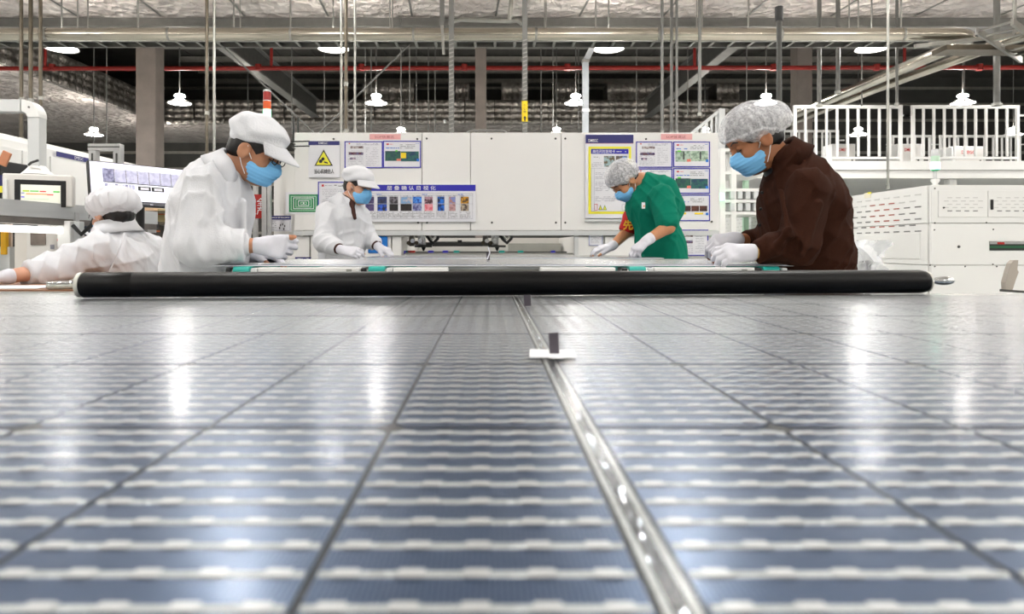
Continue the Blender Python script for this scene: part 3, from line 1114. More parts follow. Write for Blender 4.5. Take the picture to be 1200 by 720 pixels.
def sop(x0, y0, x1, y1, label, kind, group='framed sop sheets'):
    n = Notice('sop_sheet', label, 'notice', x0, y0, x1, y1, PAPER, .008, group=group)
    n.frame(x0, y0, x1, y1, 1.15, BLUEF)
    w, h = x1 - x0, y1 - y0
    if kind == 'table':
        n.patch(x0 + 5, y0 + 2, x0 + 6.5, y0 + 3.4, REDINK, 'logo')
        n.lines(x0 + 14, y0 + 2.6, x1 - 4, y0 + 5, 1.3, GREYINK, .5, 1)
        n.lines(x0 + 4, y0 + 11, x0 + 22, y1 - 3, 1.6, GREYINK, .35, 2)
        n.lines(x0 + 25, y0 + 8, x1 - 5, y1 - 3, 2.0, GREYINK, .35, 3)
        n.patch(x0 + 7, y0 + 5.8, x0 + 22, y0 + 8.6, photo_mat((.30, .10, .14), (.75, .72, .72)), 'photo')
        n.patch(x0 + 5, y0 + 13, x0 + 22, y0 + 16, photo_mat((.34, .12, .16), (.30, .25, .45)), 'photo')
        n.patch(x0 + 6, y0 + 19, x0 + 13, y0 + 21.5, photo_mat((.30, .28, .44), (.85, .75, .8)), 'photo')
    else:
        n.patch(x0 + 4, y0 + 3.2, x0 + 7, y0 + 4.8, REDINK, 'logo')
        n.lines(x0 + 8, y0 + 3.8, x0 + 12, y0 + 4.5, 2, REDINK, .5, 4)
        n.lines(x0 + 3.5, y0 + 8, x0 + 19, y0 + 9.2, 2.4, mat('blue_ink', (.16, .42, .80), .6), .9, 5)
        n.lines(x0 + 20, y0 + 4.5, x1 - 7, y0 + 10, 1.9, INK, .45, 6)
        n.lines(x1 - 6, y0 + 3, x1 - 2.5, y0 + 4, 3, mat('blue_ink', (.16, .42, .80), .6), .5, 7)
        if kind == 'green':
            ph = [(x0 + 2.6, y0 + 12.0, x0 + 20.5, y0 + 23.5, (.09, .28, .30), (.14, .36, .30)), (x0 + 20.8, y0 + 12.5, x1 - 2.5, y0 + 24, (.08, .25, .36), (.14, .40, .36))]
        elif kind == 'pale':
            ph = [(x0 + 2.6, y0 + 11.0, x0 + 20.5, y0 + 23.5, (.48, .58, .50), (.70, .78, .72)), (x0 + 20.8, y0 + 11, x1 - 2.5, y0 + 23, (.50, .60, .52), (.74, .82, .74))]
        else:
            ph = [(x0 + 2 + i * 9.6, y0 + 13, x0 + 11 + i * 9.6, y0 + 19.5, a, b) for i, (a, b) in enumerate((((.28, .34, .50), (.60, .62, .66)), ((.28, .14, .12), (.20, .12, .14)), ((.40, .22, .16), (.26, .12, .10)), ((.36, .18, .14), (.20, .10, .10))))]
        for a in ph:
            n.patch(*a[:4], photo_mat(*a[4:]), 'photo')
        if kind == 'green' and x0 < 500:
            q = n.patch(x0 + 21, y0 + 14, x0 + 27, y0 + 20.5, mat('tag_yellow', (.96, .84, .10), .5), 'tag', out=.003)
            n.patch(x0 + 16, y0 + 21, x0 + 21, y0 + 23.5, mat('tag_salmon', (.88, .48, .42), .5), 'tag', out=.003)
            n.patch(x0 + 14.5, y0 + 11, x0 + 17, y0 + 12.6, mat('tag_green', (.40, .82, .25), .5), 'tag', out=.003)
        elif kind == 'strip':
            n.patch(x0 + 4, y0 + 21, x0 + 15, y0 + 23, mat('tag_yellow', (.96, .84, .10), .5), 'tag', out=.003)
            n.patch(x0 + 25, y0 + 21, x0 + 35, y0 + 23, mat('tag_yellow', (.96, .84, .10), .5), 'tag', out=.003)
        else:
            n.patch(x0 + 16, y0 + 20.6, x0 + 20.5, y0 + 23.6, mat('tag_salmon', (.88, .48, .42), .5), 'tag', out=.003)
            n.patch(x0 + 5, y0 + 10.4, x0 + 9, y0 + 12, mat('tag_green', (.40, .82, .25), .5), 'tag', out=.003)
            if kind == 'pale':
                n.patch(x0 + 11.5, y0 + 12, x0 + 13, y0 + 21, INK, 'bar_mark', out=.003)
                n.patch(x0 + 31, y0 + 12, x0 + 32.5, y0 + 21, INK, 'bar_mark', out=.003)
        n.patch(x1 - 5, y0 + 21, x1 - 2, y0 + 24, mat('tag_blue', (.12, .45, .82), .5), 'tag', out=.0032)
    return n


sop(404, 165.8, 448.8, 197.3, 'blue-framed sheet with a table under the pink label, beside the warning sign', 'table')
sop(449, 165.3, 493.4, 197.0, 'blue-framed sheet with a yellow tag on a dark photo', 'green')
sop(745, 166.2, 787.6, 196.8, 'blue-framed table sheet right of the yellow-bordered poster, upper one', 'table')
sop(788.6, 166.2, 831.6, 196.2, 'blue-framed sheet with two pale green photos', 'pale')
sop(745, 197.8, 787.6, 228.2, 'blue-framed table sheet above the shoulder of the green shirt', 'table')
sop(788.6, 197.3, 831.6, 227.2, 'blue-framed sheet with two dark teal photos', 'dark' if False else 'green')
sop(788.6, 228.4, 831.6, 259.3, 'blue-framed sheet with a row of brown photos and yellow tags', 'strip')
sop(745, 229.2, 787.6, 259.3, 'blue-framed table sheet mostly hidden by the green shirt', 'table')
sop(789.5, 269.3, 829.6, 300, 'blue-framed table sheet below the hood, beside the gloved hands', 'table')
n = Notice('document_holder', 'tall blue-framed document left of the capped worker with dark collar', 'notice', 373, 213.3, 405, 258.3, PAPER, .012)
n.frame(373, 213.3, 405, 258.3, 1.2, BLUEF)
n.patch(377.5, 216.5, 380, 219, REDINK, 'logo')
n.lines(381, 217.5, 390, 218.5, 2, GREYINK, .5, 3)
n.lines(392, 217, 403, 219, 1, INK, .7, 5)
n.lines(378, 222, 403, 256, 2.1, GREYINK, .4, 6)
n.patch(372.0, 259.3, 376, 263.3, RED, 'red_tag', out=.006)
n = Notice('paper_slip', 'tiny blue-edged paper slip low beside the gloved hand of the green-shirted worker', 'notice', 690, 275, 706, 288, PAPER, .006, d=DM + .018)
n.frame(690, 275, 706, 288, .6, mat('pale_blue_edge', (.55, .58, .80), .5))
n.lines(692, 277.5, 704, 285, 1.6, GREYINK, .35, 2)

# pink labels
for x0, y0, x1, y1, lab in ((433.2, 157.3, 469.6, 163.6, 'pink label above the two blue-framed sheets beside the warning sign'),
                            (774.4, 157.2, 811, 163.8, 'pink label above the blue-framed sheets near the hairnet')):
    n = Notice('pink_label', lab, 'label', x0, y0, x1, y1, PINK, .004)
    n.text('SOP放置区', x0 + 6, y0 + 1.6, x1 - 7.5, y1 - 1.4, mat('label_red_ink', (.66, .34, .36), .6), out=.001)

# concentric green print
n = Notice('calibration_print', 'green print of nested rectangles fixed beside the document holder', 'notice', 334.8, 225.5, 373, 251, PAPER, .006)
n.patch(339, 228, 373, 248.8, GREEN, 'green_field')
for i in range(6):
    k = i * 2.35
    n.frame(341.2 + k * 1.2, 230 + k * .72, 371 - k * 1.2, 246.8 - k * .72, .75, PALEGRN if i % 2 == 0 else PAPER, 'nested_rectangle', out=.003)
# small diagram label
n = Notice('diagram_label', 'small white diagram label with a navy header beside the aluminium post', 'label', 316.8, 253, 341.2, 271.5, PAPER, .006)
n.patch(316.8, 253, 341.2, 257.6, NAVY, 'header')
n.lines(318.5, 254.8, 339.5, 256, 3, PAPER, .9, 3)
n.lines(319, 260, 324, 270, 2.2, INK, .4, 9)
n.frame(318.5, 258.6, 340.3, 270.6, .25, GREYINK, 'table_rule')
for x, y in ((329, 264), (331.5, 263), (334, 265), (328, 267.5), (333, 268.5)):
    n.patch(x - .6, y - 1.2, x + .6, y + 1.2, INK, 'symbol', out=.003)
n = Notice('floor_label', 'navy strip label low on the machine behind the gloved hand', 'label', 346, 301.5, 364.5, 305.5, NAVY, .004, d=DM + .018)
n.lines(349, 303, 362, 304, 3, PAPER, .8, 2)

# wide visual board
n = Notice('visual_board', 'wide white board with a blue title bar and a row of small photos', 'notice board', 424, 217, 557.4, 260.2, PAPER, .03)
n.patch(424, 217, 557.4, 224.3, BLUEF, 'title_bar')
n.text('层 叠 确 认 目 视 化', 454, 218.2, 511, 223.3, PAPER, 'title_lettering', .008)
n.frame(426, 227, 554, 256.6, .25, GREYINK, 'table_rule')
n.frame(426, 229.3, 554, 239.5, .2, GREYINK, 'table_rule')
for x in (443, 456, 470, 484, 497.5, 512, 525.5, 539):
    n.patch(x, 229, x + .22, 256.5, GREYINK, 'table_rule')
for x in (442, 495, 537):
    n.lines(x, 228, x + 6, 228.5, 2, mat('blue_ink', (.16, .42, .80), .6), .7, int(x))
BP = ((429, 439, (.20, .16, .36), (.40, .36, .52), (.22, .20, .42), (.36, .30, .48)),
      (443, 454, (.10, .10, .22), (.16, .22, .42), (.05, .08, .24), (.15, .35, .80)),
      (457, 467, (.18, .16, .18), (.52, .50, .54), (.06, .05, .06), (.12, .10, .12)),
      (470, 483, (.80, .74, .74), (.50, .66, .82), (.08, .06, .06), (.16, .12, .12)),
      (484, 494.5, (.06, .22, .62), (.30, .58, .92), (.30, .30, .52), (.60, .62, .78)),
      (498, 507.5, (.26, .12, .16), (.70, .56, .62), (.86, .40, .46), (.92, .66, .70)),
      (513, 521, (.04, .10, .28), (.12, .46, .86), (.05, .12, .34), (.10, .42, .82)),
      (526.5, 534, (.72, .52, .46), (.50, .56, .80), (.62, .46, .48), (.78, .62, .62)),
      (540, 549.5, (.80, .58, .12), (.30, .20, .10), (.30, .24, .22), (.74, .68, .60)))
for x0, x1, a, b, c, e in BP:
    n.patch(x0, 231, x1, 239, photo_mat(a, b), 'photo')
    n.patch(x0, 239.6, x1, 247.6, photo_mat(c, e), 'photo')
    n.lines(x0, 230, x1, 230.4, 2, INK, .4, 1)
    n.lines(x0 - 1, 249, x1 + 2, 255.8, 1.5, INK, .35, 2)

# big yellow-bordered risk card
n = Notice('risk_poster', 'tall poster with a navy header and a bright yellow border', 'poster', 685.6, 158.6, 741.4, 256, PAPER, .03)
n.patch(685.6, 158.6, 741.4, 168.6, NAVY, 'header')
n.text('DMEGC', 689, 163.8, 700, 167.2, PAPER, 'logo_lettering', .012)
n.patch(685.6, 168.6, 741.4, 169, mat('pale_red_rule', (.85, .55, .60), .5), 'rule')
n.frame(689, 172.5, 738.8, 251, 2.7, YELLOW, 'yellow_border')
n.patch(692, 175.2, 735.6, 181, BLUEF, 'title_bar')
n.text('岗位风险告知卡', 694, 176.2, 720, 180.2, PAPER, 'title_lettering', .008)
n.lines(721.5, 178, 733, 179, 3, PAPER, .8, 4)
n.patch(707, 183.4, 719.6, 196, photo_mat((.40, .34, .24), (.62, .72, .74)), 'photo')
n.patch(721, 183.4, 734, 196, photo_mat((.36, .32, .28), (.45, .58, .78)), 'photo')
n.lines(695, 184.5, 702, 186, 1, INK, .5, 7)
n.lines(692.5, 191, 705, 197, 1.5, GREYINK, .4, 8)
n.lines(697, 203, 733, 210, 1.6, GREYINK, .45, 9)
n.lines(697, 214, 733, 224, 1.6, GREYINK, .45, 10)
n.lines(697, 231, 730, 236, 1.6, GREYINK, .45, 11)
n.frame(692, 198, 735.5, 248.2, .2, GREYINK, 'table_rule')
n.frame(692, 198, 696, 248.2, .2, GREYINK, 'table_rule')
n.frame(695.8, 239.5, 699.5, 247, .5, REDINK, 'prohibition_mark')
tri(n, 703, 240.5, 246.5, 2.4, INK, .0022, 'hazard_triangle')
tri(n, 703, 241.5, 246.0, 1.6, YELLOW, .0034, 'hazard_triangle')
tri(n, 708, 240.5, 246.5, 2.4, GREEN, .0022, 'hazard_triangle')
tri(n, 708, 241.5, 246.0, 1.6, YELLOW, .0034, 'hazard_triangle')
n.frame(728, 239.8, 734, 247, .3, GREYINK, 'table_rule')
MB().box((n.at(713.5, 258).x, n.f + .012, n.at(0, 258.5).z), ((741.4 - 685.6) * n.k, .03, .02)).build('lower_ledge', WHITE3, n.t)

# black sensor arms beside the warning sign
t = thing('sensor_arms', 'pair of thin black rods sticking out beside the warning sign', 'rods', P(350, 182, DM) - Vector((0, .15, 0)))
for y in (169.3, 174.8):
    MB().tube([P(346, y, DM) - Vector((0, .01, 0)), P(348, y, DM) - Vector((0, .16, 0)), P(369, y, DM) - Vector((0, .18, 0))], .006, 8).build('rod', BLACK, t)

# signal tower on its aluminium post, with the red notice
q = P(312, 289, 5.7)
t = thing('signal_tower', 'signal tower glowing green below orange and red above the tall worker', 'signal light', (q.x, 5.7, 0))
MB().bbox((q.x - .013, 5.7, 1.0), (.04, .04, 1.996), bev=.004).build('post', ALU, t)
MB().bbox((q.x + .022, 5.715, .8), (.025, .05, 1.59), bev=.004).build('post', ALU, t)
zs = [P(0, y, 5.7).z for y in (140, 128.5, 118.5, 107.5)]
xc = P(313, 0, 5.7).x
MB().tube([(xc, 5.7, 1.9), (xc, 5.7, zs[0])], .012, 10).build('stem', ALU, t)
for (za, zb2), m in zip(((zs[0], zs[1]), (zs[1], zs[2]), (zs[2], zs[3])),
                        (mat('lit_green_lens', (.55, 1, .72), .3, emit=(.45, 1, .70), estr=2.2), mat('orange_lens', (.88, .36, .08), .3, emit=(.9, .3, .05), estr=.08), mat('red_lens', (.62, .08, .06), .3))):
    MB().tube([(xc, 5.7, za + .004), (xc, 5.7, zb2 - .002)], .032, 18).build('lens', m, t)
    MB().tube([(xc, 5.7, zb2 - .003), (xc, 5.7, zb2 + .004)], .033, 18).build('lens_ring', WHITE3, t)
MB().lathe([(.032, 0), (.026, .012), (0, .016)], (xc, 5.7, zs[3] + .002), 16).build('cap', WHITE3, t)
q0, q1 = P(296, 256, 5.75), P(306, 228, 5.75)
t = thing('red_notice', 'red notice with white characters beside the aluminium post', 'notice', (q0 + q1) / 2 - Vector((0, 0, .1)))
MB().box((q0 + q1) / 2, (q1.x - q0.x + .02, .008, q1.z - q0.z)).build('plate', RED, t)
lettering('lettering', '安全\n生产', PAPER, t, (q0 + q1) / 2 + Vector((0, -.005, 0)), height=.14, bold=.01)
MB().box((q0 + q1) / 2 + Vector((-.02, .03, .05)), (.03, .05, .9)).build('holder', ALU, t)
# ================================================================== left: inspection station
BEIGE = mat('beige_white_panel', (.87, .85, .82), .5, var=.03)
# long white machine running away on the left
XM = -3.6
t = thing('stringer_machine', 'long white machine running away on the left behind the monitor', 'machine', (XM - .6, 5.6, 0))
zt = 1.86
MB().span((XM - 1.6, 3.3, .06), (XM - .02, 8.2, zt - .1)).build('body', WHITE, t)
MB().prism([(XM - 1.6, zt - .1), (XM - .02, zt - .1), (XM - .02, zt - .06), (XM - .1, zt), (XM - 1.6, zt)], 3.25, 8.2, 'y').build('roof', WHITE, t)
for i, (a, b) in enumerate(((3.32, 4.3), (4.31, 5.28), (5.29, 5.62), (5.63, 6.6), (6.61, 8.18))):
    MB().bbox((XM - .005, (a + b) / 2, zt - .31), (.03, b - a - .006, .38), bev=.004).build('upper_panel', WHITE, t)
    MB().bbox((XM - .005, (a + b) / 2, (zt - .52 + .1) / 2), (.03, b - a - .006, zt - .64), bev=.004).build('lower_door', WHITE if i != 1 else BEIGE, t)
for s in (.4, 4.2):
    MB().span((XM - 1.5, 3.4 + s, 0), (XM - .1, 3.5 + s, .06)).build('foot_rail', GREYST, t)
q = P(117, 183, 6.1)
MB().box((XM + .013, 6.0, 1.82 - .05), (.006, .6, .04)).build('name_strip', NAVY, t)
lettering('strip_lettering', 'DMEGC', PAPER, t, (XM + .019, 6.0, 1.77), height=.026, R=rotz(math.radians(90)))

# aluminium frame above the monitor
t = thing('profile_frame', 'grey aluminium profile frame standing behind the monitor', 'frame', P(126, 250, 4.6))
za, zb2 = P(0, 171.5, 4.6).z, P(0, 250, 4.6).z
for x in (110.5, 139):
    q = P(x, 0, 4.6)
    MB().bbox((q.x, 4.6, za / 2), (.05, .05, za - .004), bev=.004).build('post', ALU, t)
    MB().box((q.x, 4.574, za / 2 + .1), (.012, .003, za - .3)).build('post_groove', DKSTEEL, t)
a, b = P(105.5, 173, 4.6), P(143, 173, 4.6)
MB().bbox((a + b) / 2, (b.x - a.x, .06, .045), bev=.004).build('cross_bar', ALU, t)
MB().box(((a.x + b.x) / 2, 4.568, a.z), (b.x - a.x, .003, .008)).build('bar_groove', DKSTEEL, t)

# monitor
TL, TR, BL, BR = P(99, 188.5, 3.75), P(223, 199, 4.13), P(108.5, 237, 3.69), P(214, 244.5, 4.07)
O = (TL + TR + BL + BR) / 4
ux = ((TR - TL) + (BR - BL)).normalized()
uz = ((TL - BL) + (TR - BR)).normalized()
uy = uz.cross(ux).normalized()
uz = ux.cross(uy).normalized()
W = ((TR - TL).length + (BR - BL).length) / 2
H = ((TL - BL).length + (TR - BR).length) / 2
RMON = Matrix((ux, uy, uz)).transposed()
t = thing('monitor', 'wide tilted monitor showing rows of grey cell images', 'monitor', O - Vector((0, 0, H / 2)))


def mon(u, v, out=0.0):
    return O + ux * ((u - .5) * W) + uz * ((.5 - v) * H) - uy * out


def monq(name, u0, v0, u1, v1, m, out, th=.001, parent=None):
    c = (mon(u0, v0, out) + mon(u1, v1, out)) / 2
    return MB().box(c, ((u1 - u0) * W, th, (v1 - v0) * H), RMON).build(name, m, parent or t)


MB().bbox(O + uy * .012, (W, .03, H), RMON, .006).build('casing', BLACK, t)
SCRM = mat('lit_screen', (.93, .93, .99), .25, var=.01, emit=(.92, .92, 1.0), estr=.22)
scr = monq('screen', .018, .03, .985, .90, SCRM, .0045, .002)
CIMG = photo_mat((.70, .70, .82), (.80, .80, .90))
DIMG = photo_mat((.40, .40, .54), (.62, .62, .76))
for m_, e in ((CIMG, .05), (DIMG, .02)):
    b_ = m_.node_tree.nodes['Principled BSDF']
    b_.inputs['Emission Color'].default_value = (.7, .7, .85, 1)
    b_.inputs['Emission Strength'].default_value = e
for i in range(7):
    monq('cell_image', .135 + i * .117, .17, .135 + i * .117 + .108, .475, DIMG if i == 0 else CIMG, .0065)
    monq('image_rule', .135 + i * .117 + .109, .165, .135 + i * .117 + .114, .475, INK, .0065)
monq('image_rule', .135, .48, .93, .497, INK, .0065)
for i in range(9):
    monq('thumbnail', .15 + i * .033, .52, .15 + i * .033 + .028, .63, DIMG if i % 3 == 0 else CIMG, .0065)
for u in (.475, .615):
    bx = monq('status_box', u, .535, u + .13, .64, INK, .0065)
    monq('status_text', u + .025, .56, u + .11, .62, PAPER, .0075)
MB().bbox(O - uz * (H / 2 - .012) + uy * .0, (W * .97, .012, .022), RMON, .003).build('chin', mat('dark_navy_plastic', (.05, .06, .14), .3), t)
monq('maker_mark', .585, .955, .615, .98, GREYINK, .0075)
MB().tube([O + uy * .03, O + uy * .12 - uz * .05, O + uy * .2 - uz * .05 + Vector((.02, .1, 0))], .02, 10).build('arm', BLACK, t)
MB().tube([O + uy * .2 - uz * .05 + Vector((.02, .1, 0)), (O.x + uy.x * .2 + .02, O.y + uy.y * .2 + .1, .02)], .025, 10).build('stand_pole', BLACK, t)
MB().box((O.x + uy.x * .2 + .02, O.y + uy.y * .2 + .1, .01), (.4, .4, .02)).build('stand_base', BLACK, t)

# suspended control panel on its white arm
t = thing('operator_console', 'white control box with a black touch screen hanging from a bent white arm', 'console', P(45, 240, 3.9) - Vector((0, 0, .1)))
d = 3.95
aw = .068
pts = [P(-40, 124.5, d), P(28, 125, d)]
MB().bar(pts[0], pts[1], aw, aw).build('arm_tube', WHITE3, t)
c0 = P(30, 138.5, d)
pr = []
R1 = (138.5 - 118) * d / FPX
R2 = R1 - aw
for k in range(9):
    an = math.pi / 2 * k / 8
    pr.append((c0.x + R1 * math.sin(an), c0.z + R1 * math.cos(an)))
for k in range(8, -1, -1):
    an = math.pi / 2 * k / 8
    pr.append((c0.x + R2 * math.sin(an), c0.z + R2 * math.cos(an)))
MB().prism(pr, d - aw / 2 - .003, d + aw / 2 + .003, 'y').build('arm_elbow', WHITE, t)
MB().lathe([(.006, 0), (.006, .004)], (c0.x + R1 * .45, d - aw / 2 - .004, c0.z + R1 * .55), 10, Matrix.Rotation(math.radians(90), 3, 'X')).build('elbow_screw', GREYST, t)
xa = c0.x + R1 - aw / 2
MB().bar((xa, d, c0.z + .002), (xa, d, P(0, 198, d).z), aw * .96, aw * .96).build('arm_tube', WHITE3, t)
q = P(44, 205, d)
MB().lathe([(.085, 0), (.06, .025), (.04, .05), (.036, .05)], (q.x, d, q.z), 20).build('swivel', WHITE, t)
MB().tube([(q.x - .01, d - .06, q.z + .05), (q.x + .01, d - .07, q.z + .062), (q.x + .05, d - .07, q.z + .075)], .007, 8).build('swivel_lever', BLACK, t)
ang = math.radians(24)
RH = rotz(ang)
hc = P(47, 224, 3.9)
MB().bbox(hc, (.335, .12, .18), RH, .008).build('box', WHITE2, t)
fr = RH @ Vector((0, -1, 0))
hx = RH @ Vector((1, 0, 0))
sc_ = MB().bbox(hc + fr * .061 - Vector((0, 0, .018)) + hx * .012, (.245, .008, .15), RH, .003).build('touch_bezel', BLACK, t)
MB().box(hc + fr * .066 - Vector((0, 0, .028)) + hx * .014, (.19, .002, .115), RH).build('touch_screen', mat('lit_touch_screen', (.93, .93, .88), .3, emit=(.92, .93, .86), estr=.15), sc_)
for u, v, w, h, c_ in ((-.07, .022, .03, .008, (.75, .85, .20)), (-.03, .022, .04, .006, (.35, .80, .25)), (.01, .021, .03, .006, (.90, .25, .20)), (.075, .021, .03, .007, (.30, .80, .22)),
                       (-.02, .006, .1, .006, (.95, .70, .45)), (.045, .004, .03, .006, (.90, .30, .25)), (-.085, -.012, .016, .006, (.45, .35, .90)), (-.02, -.022, .12, .002, (.75, .85, .70)), (-.085, .01, .016, .004, (.4, .4, .8))):
    MB().box(hc + fr * .0677 - Vector((0, 0, .028)) + hx * (.014 + u) + Vector((0, 0, v)), (w, .0012, h), RH).build('screen_item', mat('screen_%d%d%d' % tuple(int(k * 9) for k in c_), c_, .4, emit=c_, estr=.12), sc_)
MB().tube([hc + fr * .1 - hx * .145 + Vector((0, 0, .05)), hc + fr * .1 - hx * .145 - Vector((0, 0, .06))], .012, 10).build('grab_handle', WHITE, t)
for s in (.05, -.06):
    MB().tube([hc + fr * .1 - hx * .145 + Vector((0, 0, s)), hc + fr * .058 - hx * .145 + Vector((0, 0, s))], .008, 8).build('handle_foot', WHITE, t)
# QR-like square on the machine is left as a plain dark sticker
sticker = MB().box(P(59.5, 206, 4.3), (.02, .004, .02)).build('sticker', GREYINK, t)

# inspection beam with its light bar
t = thing('inspection_beam', 'long silver inspection beam with a bright light bar below it', 'light bar', P(60, 262, 3.9))
a, b = P(-45, 240, 3.35), P(178, 258.5, 4.7)
zt_ = a.z
b.z = a.z - .01
u = (b - a).normalized()
MB().bar(a, b, .09, .085).build('beam', mat('silver_beam', (.80, .81, .81), .35, .6, var=.08, scale=8, stretch=(.3, .3, 3)), t)
MB().bar(a + Vector((0, -.002, -.062)), b + Vector((0, -.002, -.062)), .075, .038).build('lower_rail', mat('mid_grey_rail', (.50, .48, .46), .3, .7, var=.2), t)
MB().bar(a + Vector((0, -.046, .03)), b + Vector((0, -.046, .03)), .004, .008).build('groove', GREYST, t)
MB().bar(a + Vector((0, -.046, -.03)), b + Vector((0, -.046, -.03)), .004, .006).build('groove', GREYST, t)
MB().bbox(b + u * .02 - Vector((0, 0, .045)), (.05, .05, .05), bev=.006).build('end_block', BLACK, t)
e = a + u * .62
MB().bar(a + Vector((0, -.01, -.108)), e + Vector((0, -.01, -.108)), .06, .035).build('light_bar', mat('lit_bar', (1, 1, 1), .4, emit=(1, 1, .98), estr=1.2), t)
for k in (.72, .8, .87):
    q = a + u * k * 1.0 + Vector((0, -.03, -.10))
    MB().bbox(q, (.035, .05, .05), bev=.005).build('sensor_block', mat('violet_white', (.82, .82, .92), .4), t)
q = a + u * .80 + Vector((0, -.045, -.105))
MB().bbox(q, (.07, .05, .06), bev=.008).build('camera_block', mat('blue_black', (.12, .16, .24), .4), t)
MB().lathe([(.024, 0), (.024, .012), (.03, .016), (.026, .035)], q + Vector((-.12, 0, -.075)), 16).build('stop_button', mat('emergency_red', (.95, .28, .16), .4), t)
MB().tube([q + Vector((-.06, 0, -.02)), q + Vector((-.07, -.01, -.12)), q + Vector((0, -.01, -.17)), q + Vector((.07, 0, -.16))], .009, 8).build('cable', BLACK, t)
for k in (.03, .97):
    q = a + (b - a) * k
    MB().bbox((q.x - .1, q.y + .1, (q.z - .1) / 2), (.06, .06, q.z - .104), bev=.005).build('support', ALU, t)
    MB().box((q.x - .06, q.y + .06, q.z - .09), (.12, .12, .02)).build('support_plate', ALU, t)

# white hanging head with its bracket, seen left of the seated worker
t = thing('camera_head', 'white box-shaped camera head hanging left of the seated worker', 'camera', P(79, 292, 3.95))
q = P(79, 275, 3.95)
MB().bbox(q, (.075, .07, .155), bev=.006).build('housing', WHITE, t)
MB().bbox(q + Vector((.055, .02, .0)), (.035, .05, .15), bev=.005).build('side_cover', WHITE3, t)
MB().lathe([(.018, -.06), (.018, 0)], q + Vector((-.01, 0, -.08)), 12).build('lens_tube', WHITE3, t)
MB().lathe([(.012, -.06), (.012, 0)], q + Vector((.022, 0, -.08)), 12).build('lens_tube', WHITE3, t)
MB().tube([q + Vector((.05, -.03, .05)), q + Vector((.11, -.05, .0)), q + Vector((.16, -.04, .05)), q + Vector((.17, -.02, .1))], .012, 8).build('cable', BLACK, t)
MB().bar(q + Vector((.09, 0, .02)), q + Vector((.22, 0, -.06)), .05, .004).build('reflector_card', PAPER, t)
MB().bbox(q + Vector((0, .05, .1)), (.06, .04, .06), bev=.004).build('mount', ALU, t)

# cabinet below the beam
t = thing('cabinet', 'pale cabinet with a rounded window and small square plate beside the yellow post', 'cabinet', P(40, 345, 4.2) - Vector((0, 0, .7)))
d = 4.25
X0, Z0, X1, Z1 = rect(14, 266, 72, 345, d)
MB().bbox(((X0 + X1) / 2, d + .15, (Z1 + .01) / 2), (X1 - X0, .26, Z1 - .012), bev=.006).build('body', BEIGE, t)
a, b = P(31, 266, d), P(68, 345, d)
dr = MB().bbox(((a.x + b.x) / 2, d + .01, (a.z + .25) / 2), (b.x - a.x, .02, a.z - .27), bev=.004).build('door', WHITE2, t)
a, b = P(36, 268, d), P(54, 287.5, d)
MB().bbox(((a.x + b.x) / 2, d - .002, (a.z + b.z) / 2), (b.x - a.x, .01, a.z - b.z), bev=.02).build('window', mat('smoky_window', (.50, .46, .43), .2, var=.4, scale=9), dr)
a = P(61.5, 289.5, d)
MB().box((a.x, d - .002, a.z), (.022, .006, .028)).build('plate', GREYINK, dr)
MB().box((P(70, 0, d).x, d + .0, Z1 / 2), (.02, .02, Z1 - .3)).build('hinge_post', GREYST, t)
t = thing('machine_guard', 'yellow guard post in a beige frame at the left edge', 'post', P(4, 300, 4.35))
MB().bbox(P(5.5, 281, 4.35), (.034, .03, .19), bev=.004).build('yellow_post', mat('guard_yellow', (.92, .70, .10), .4), t)
MB().bbox(P(1.5, 281, 4.38), (.02, .04, .26), bev=.004).build('dark_post', DKSTEEL, t)
MB().bbox(P(10.5, 281, 4.42), (.04, .02, .26), bev=.004).build('panel', mat('peach_panel', (.84, .76, .70), .5), t)
MB().box((P(5, 0, 4.4).x, 4.4, .5), (.14, .1, .996)).build('pedestal', WHITE3, t)
t = thing('small_sign', 'narrow blue and yellow sign behind the control box at the left edge', 'sign', P(0, 228, 4.2))
MB().box(P(-2, 213, 4.2), (.06, .01, .08)).build('blue_half', NAVY, t)
MB().box(P(-2, 222, 4.199), (.06, .01, .04)).build('yellow_half', YELLOW, t)
MB().box(P(-6, 240, 4.22), (.03, .02, .42)).build('holder', ALU, t)
# shade of a gap in the upper left machine as a black box, orange flap
t = thing('dark_gap', 'tall dark gap drawn as a black box with an orange flap at the left edge', 'cabinet', (P(-14, 0, 4.75).x, 4.9, 0))
q = P(-14, 0, 4.75)
MB().bbox((q.x, 4.95, .8), (.17, .4, 1.596), bev=.006).build('body', BLACK, t)
MB().bbox(P(5.5, 186, 4.72), (.06, .02, .1), Matrix.Rotation(math.radians(25), 3, 'Y'), .004).build('flap', mat('orange_flap', (.78, .52, .38), .5), t)

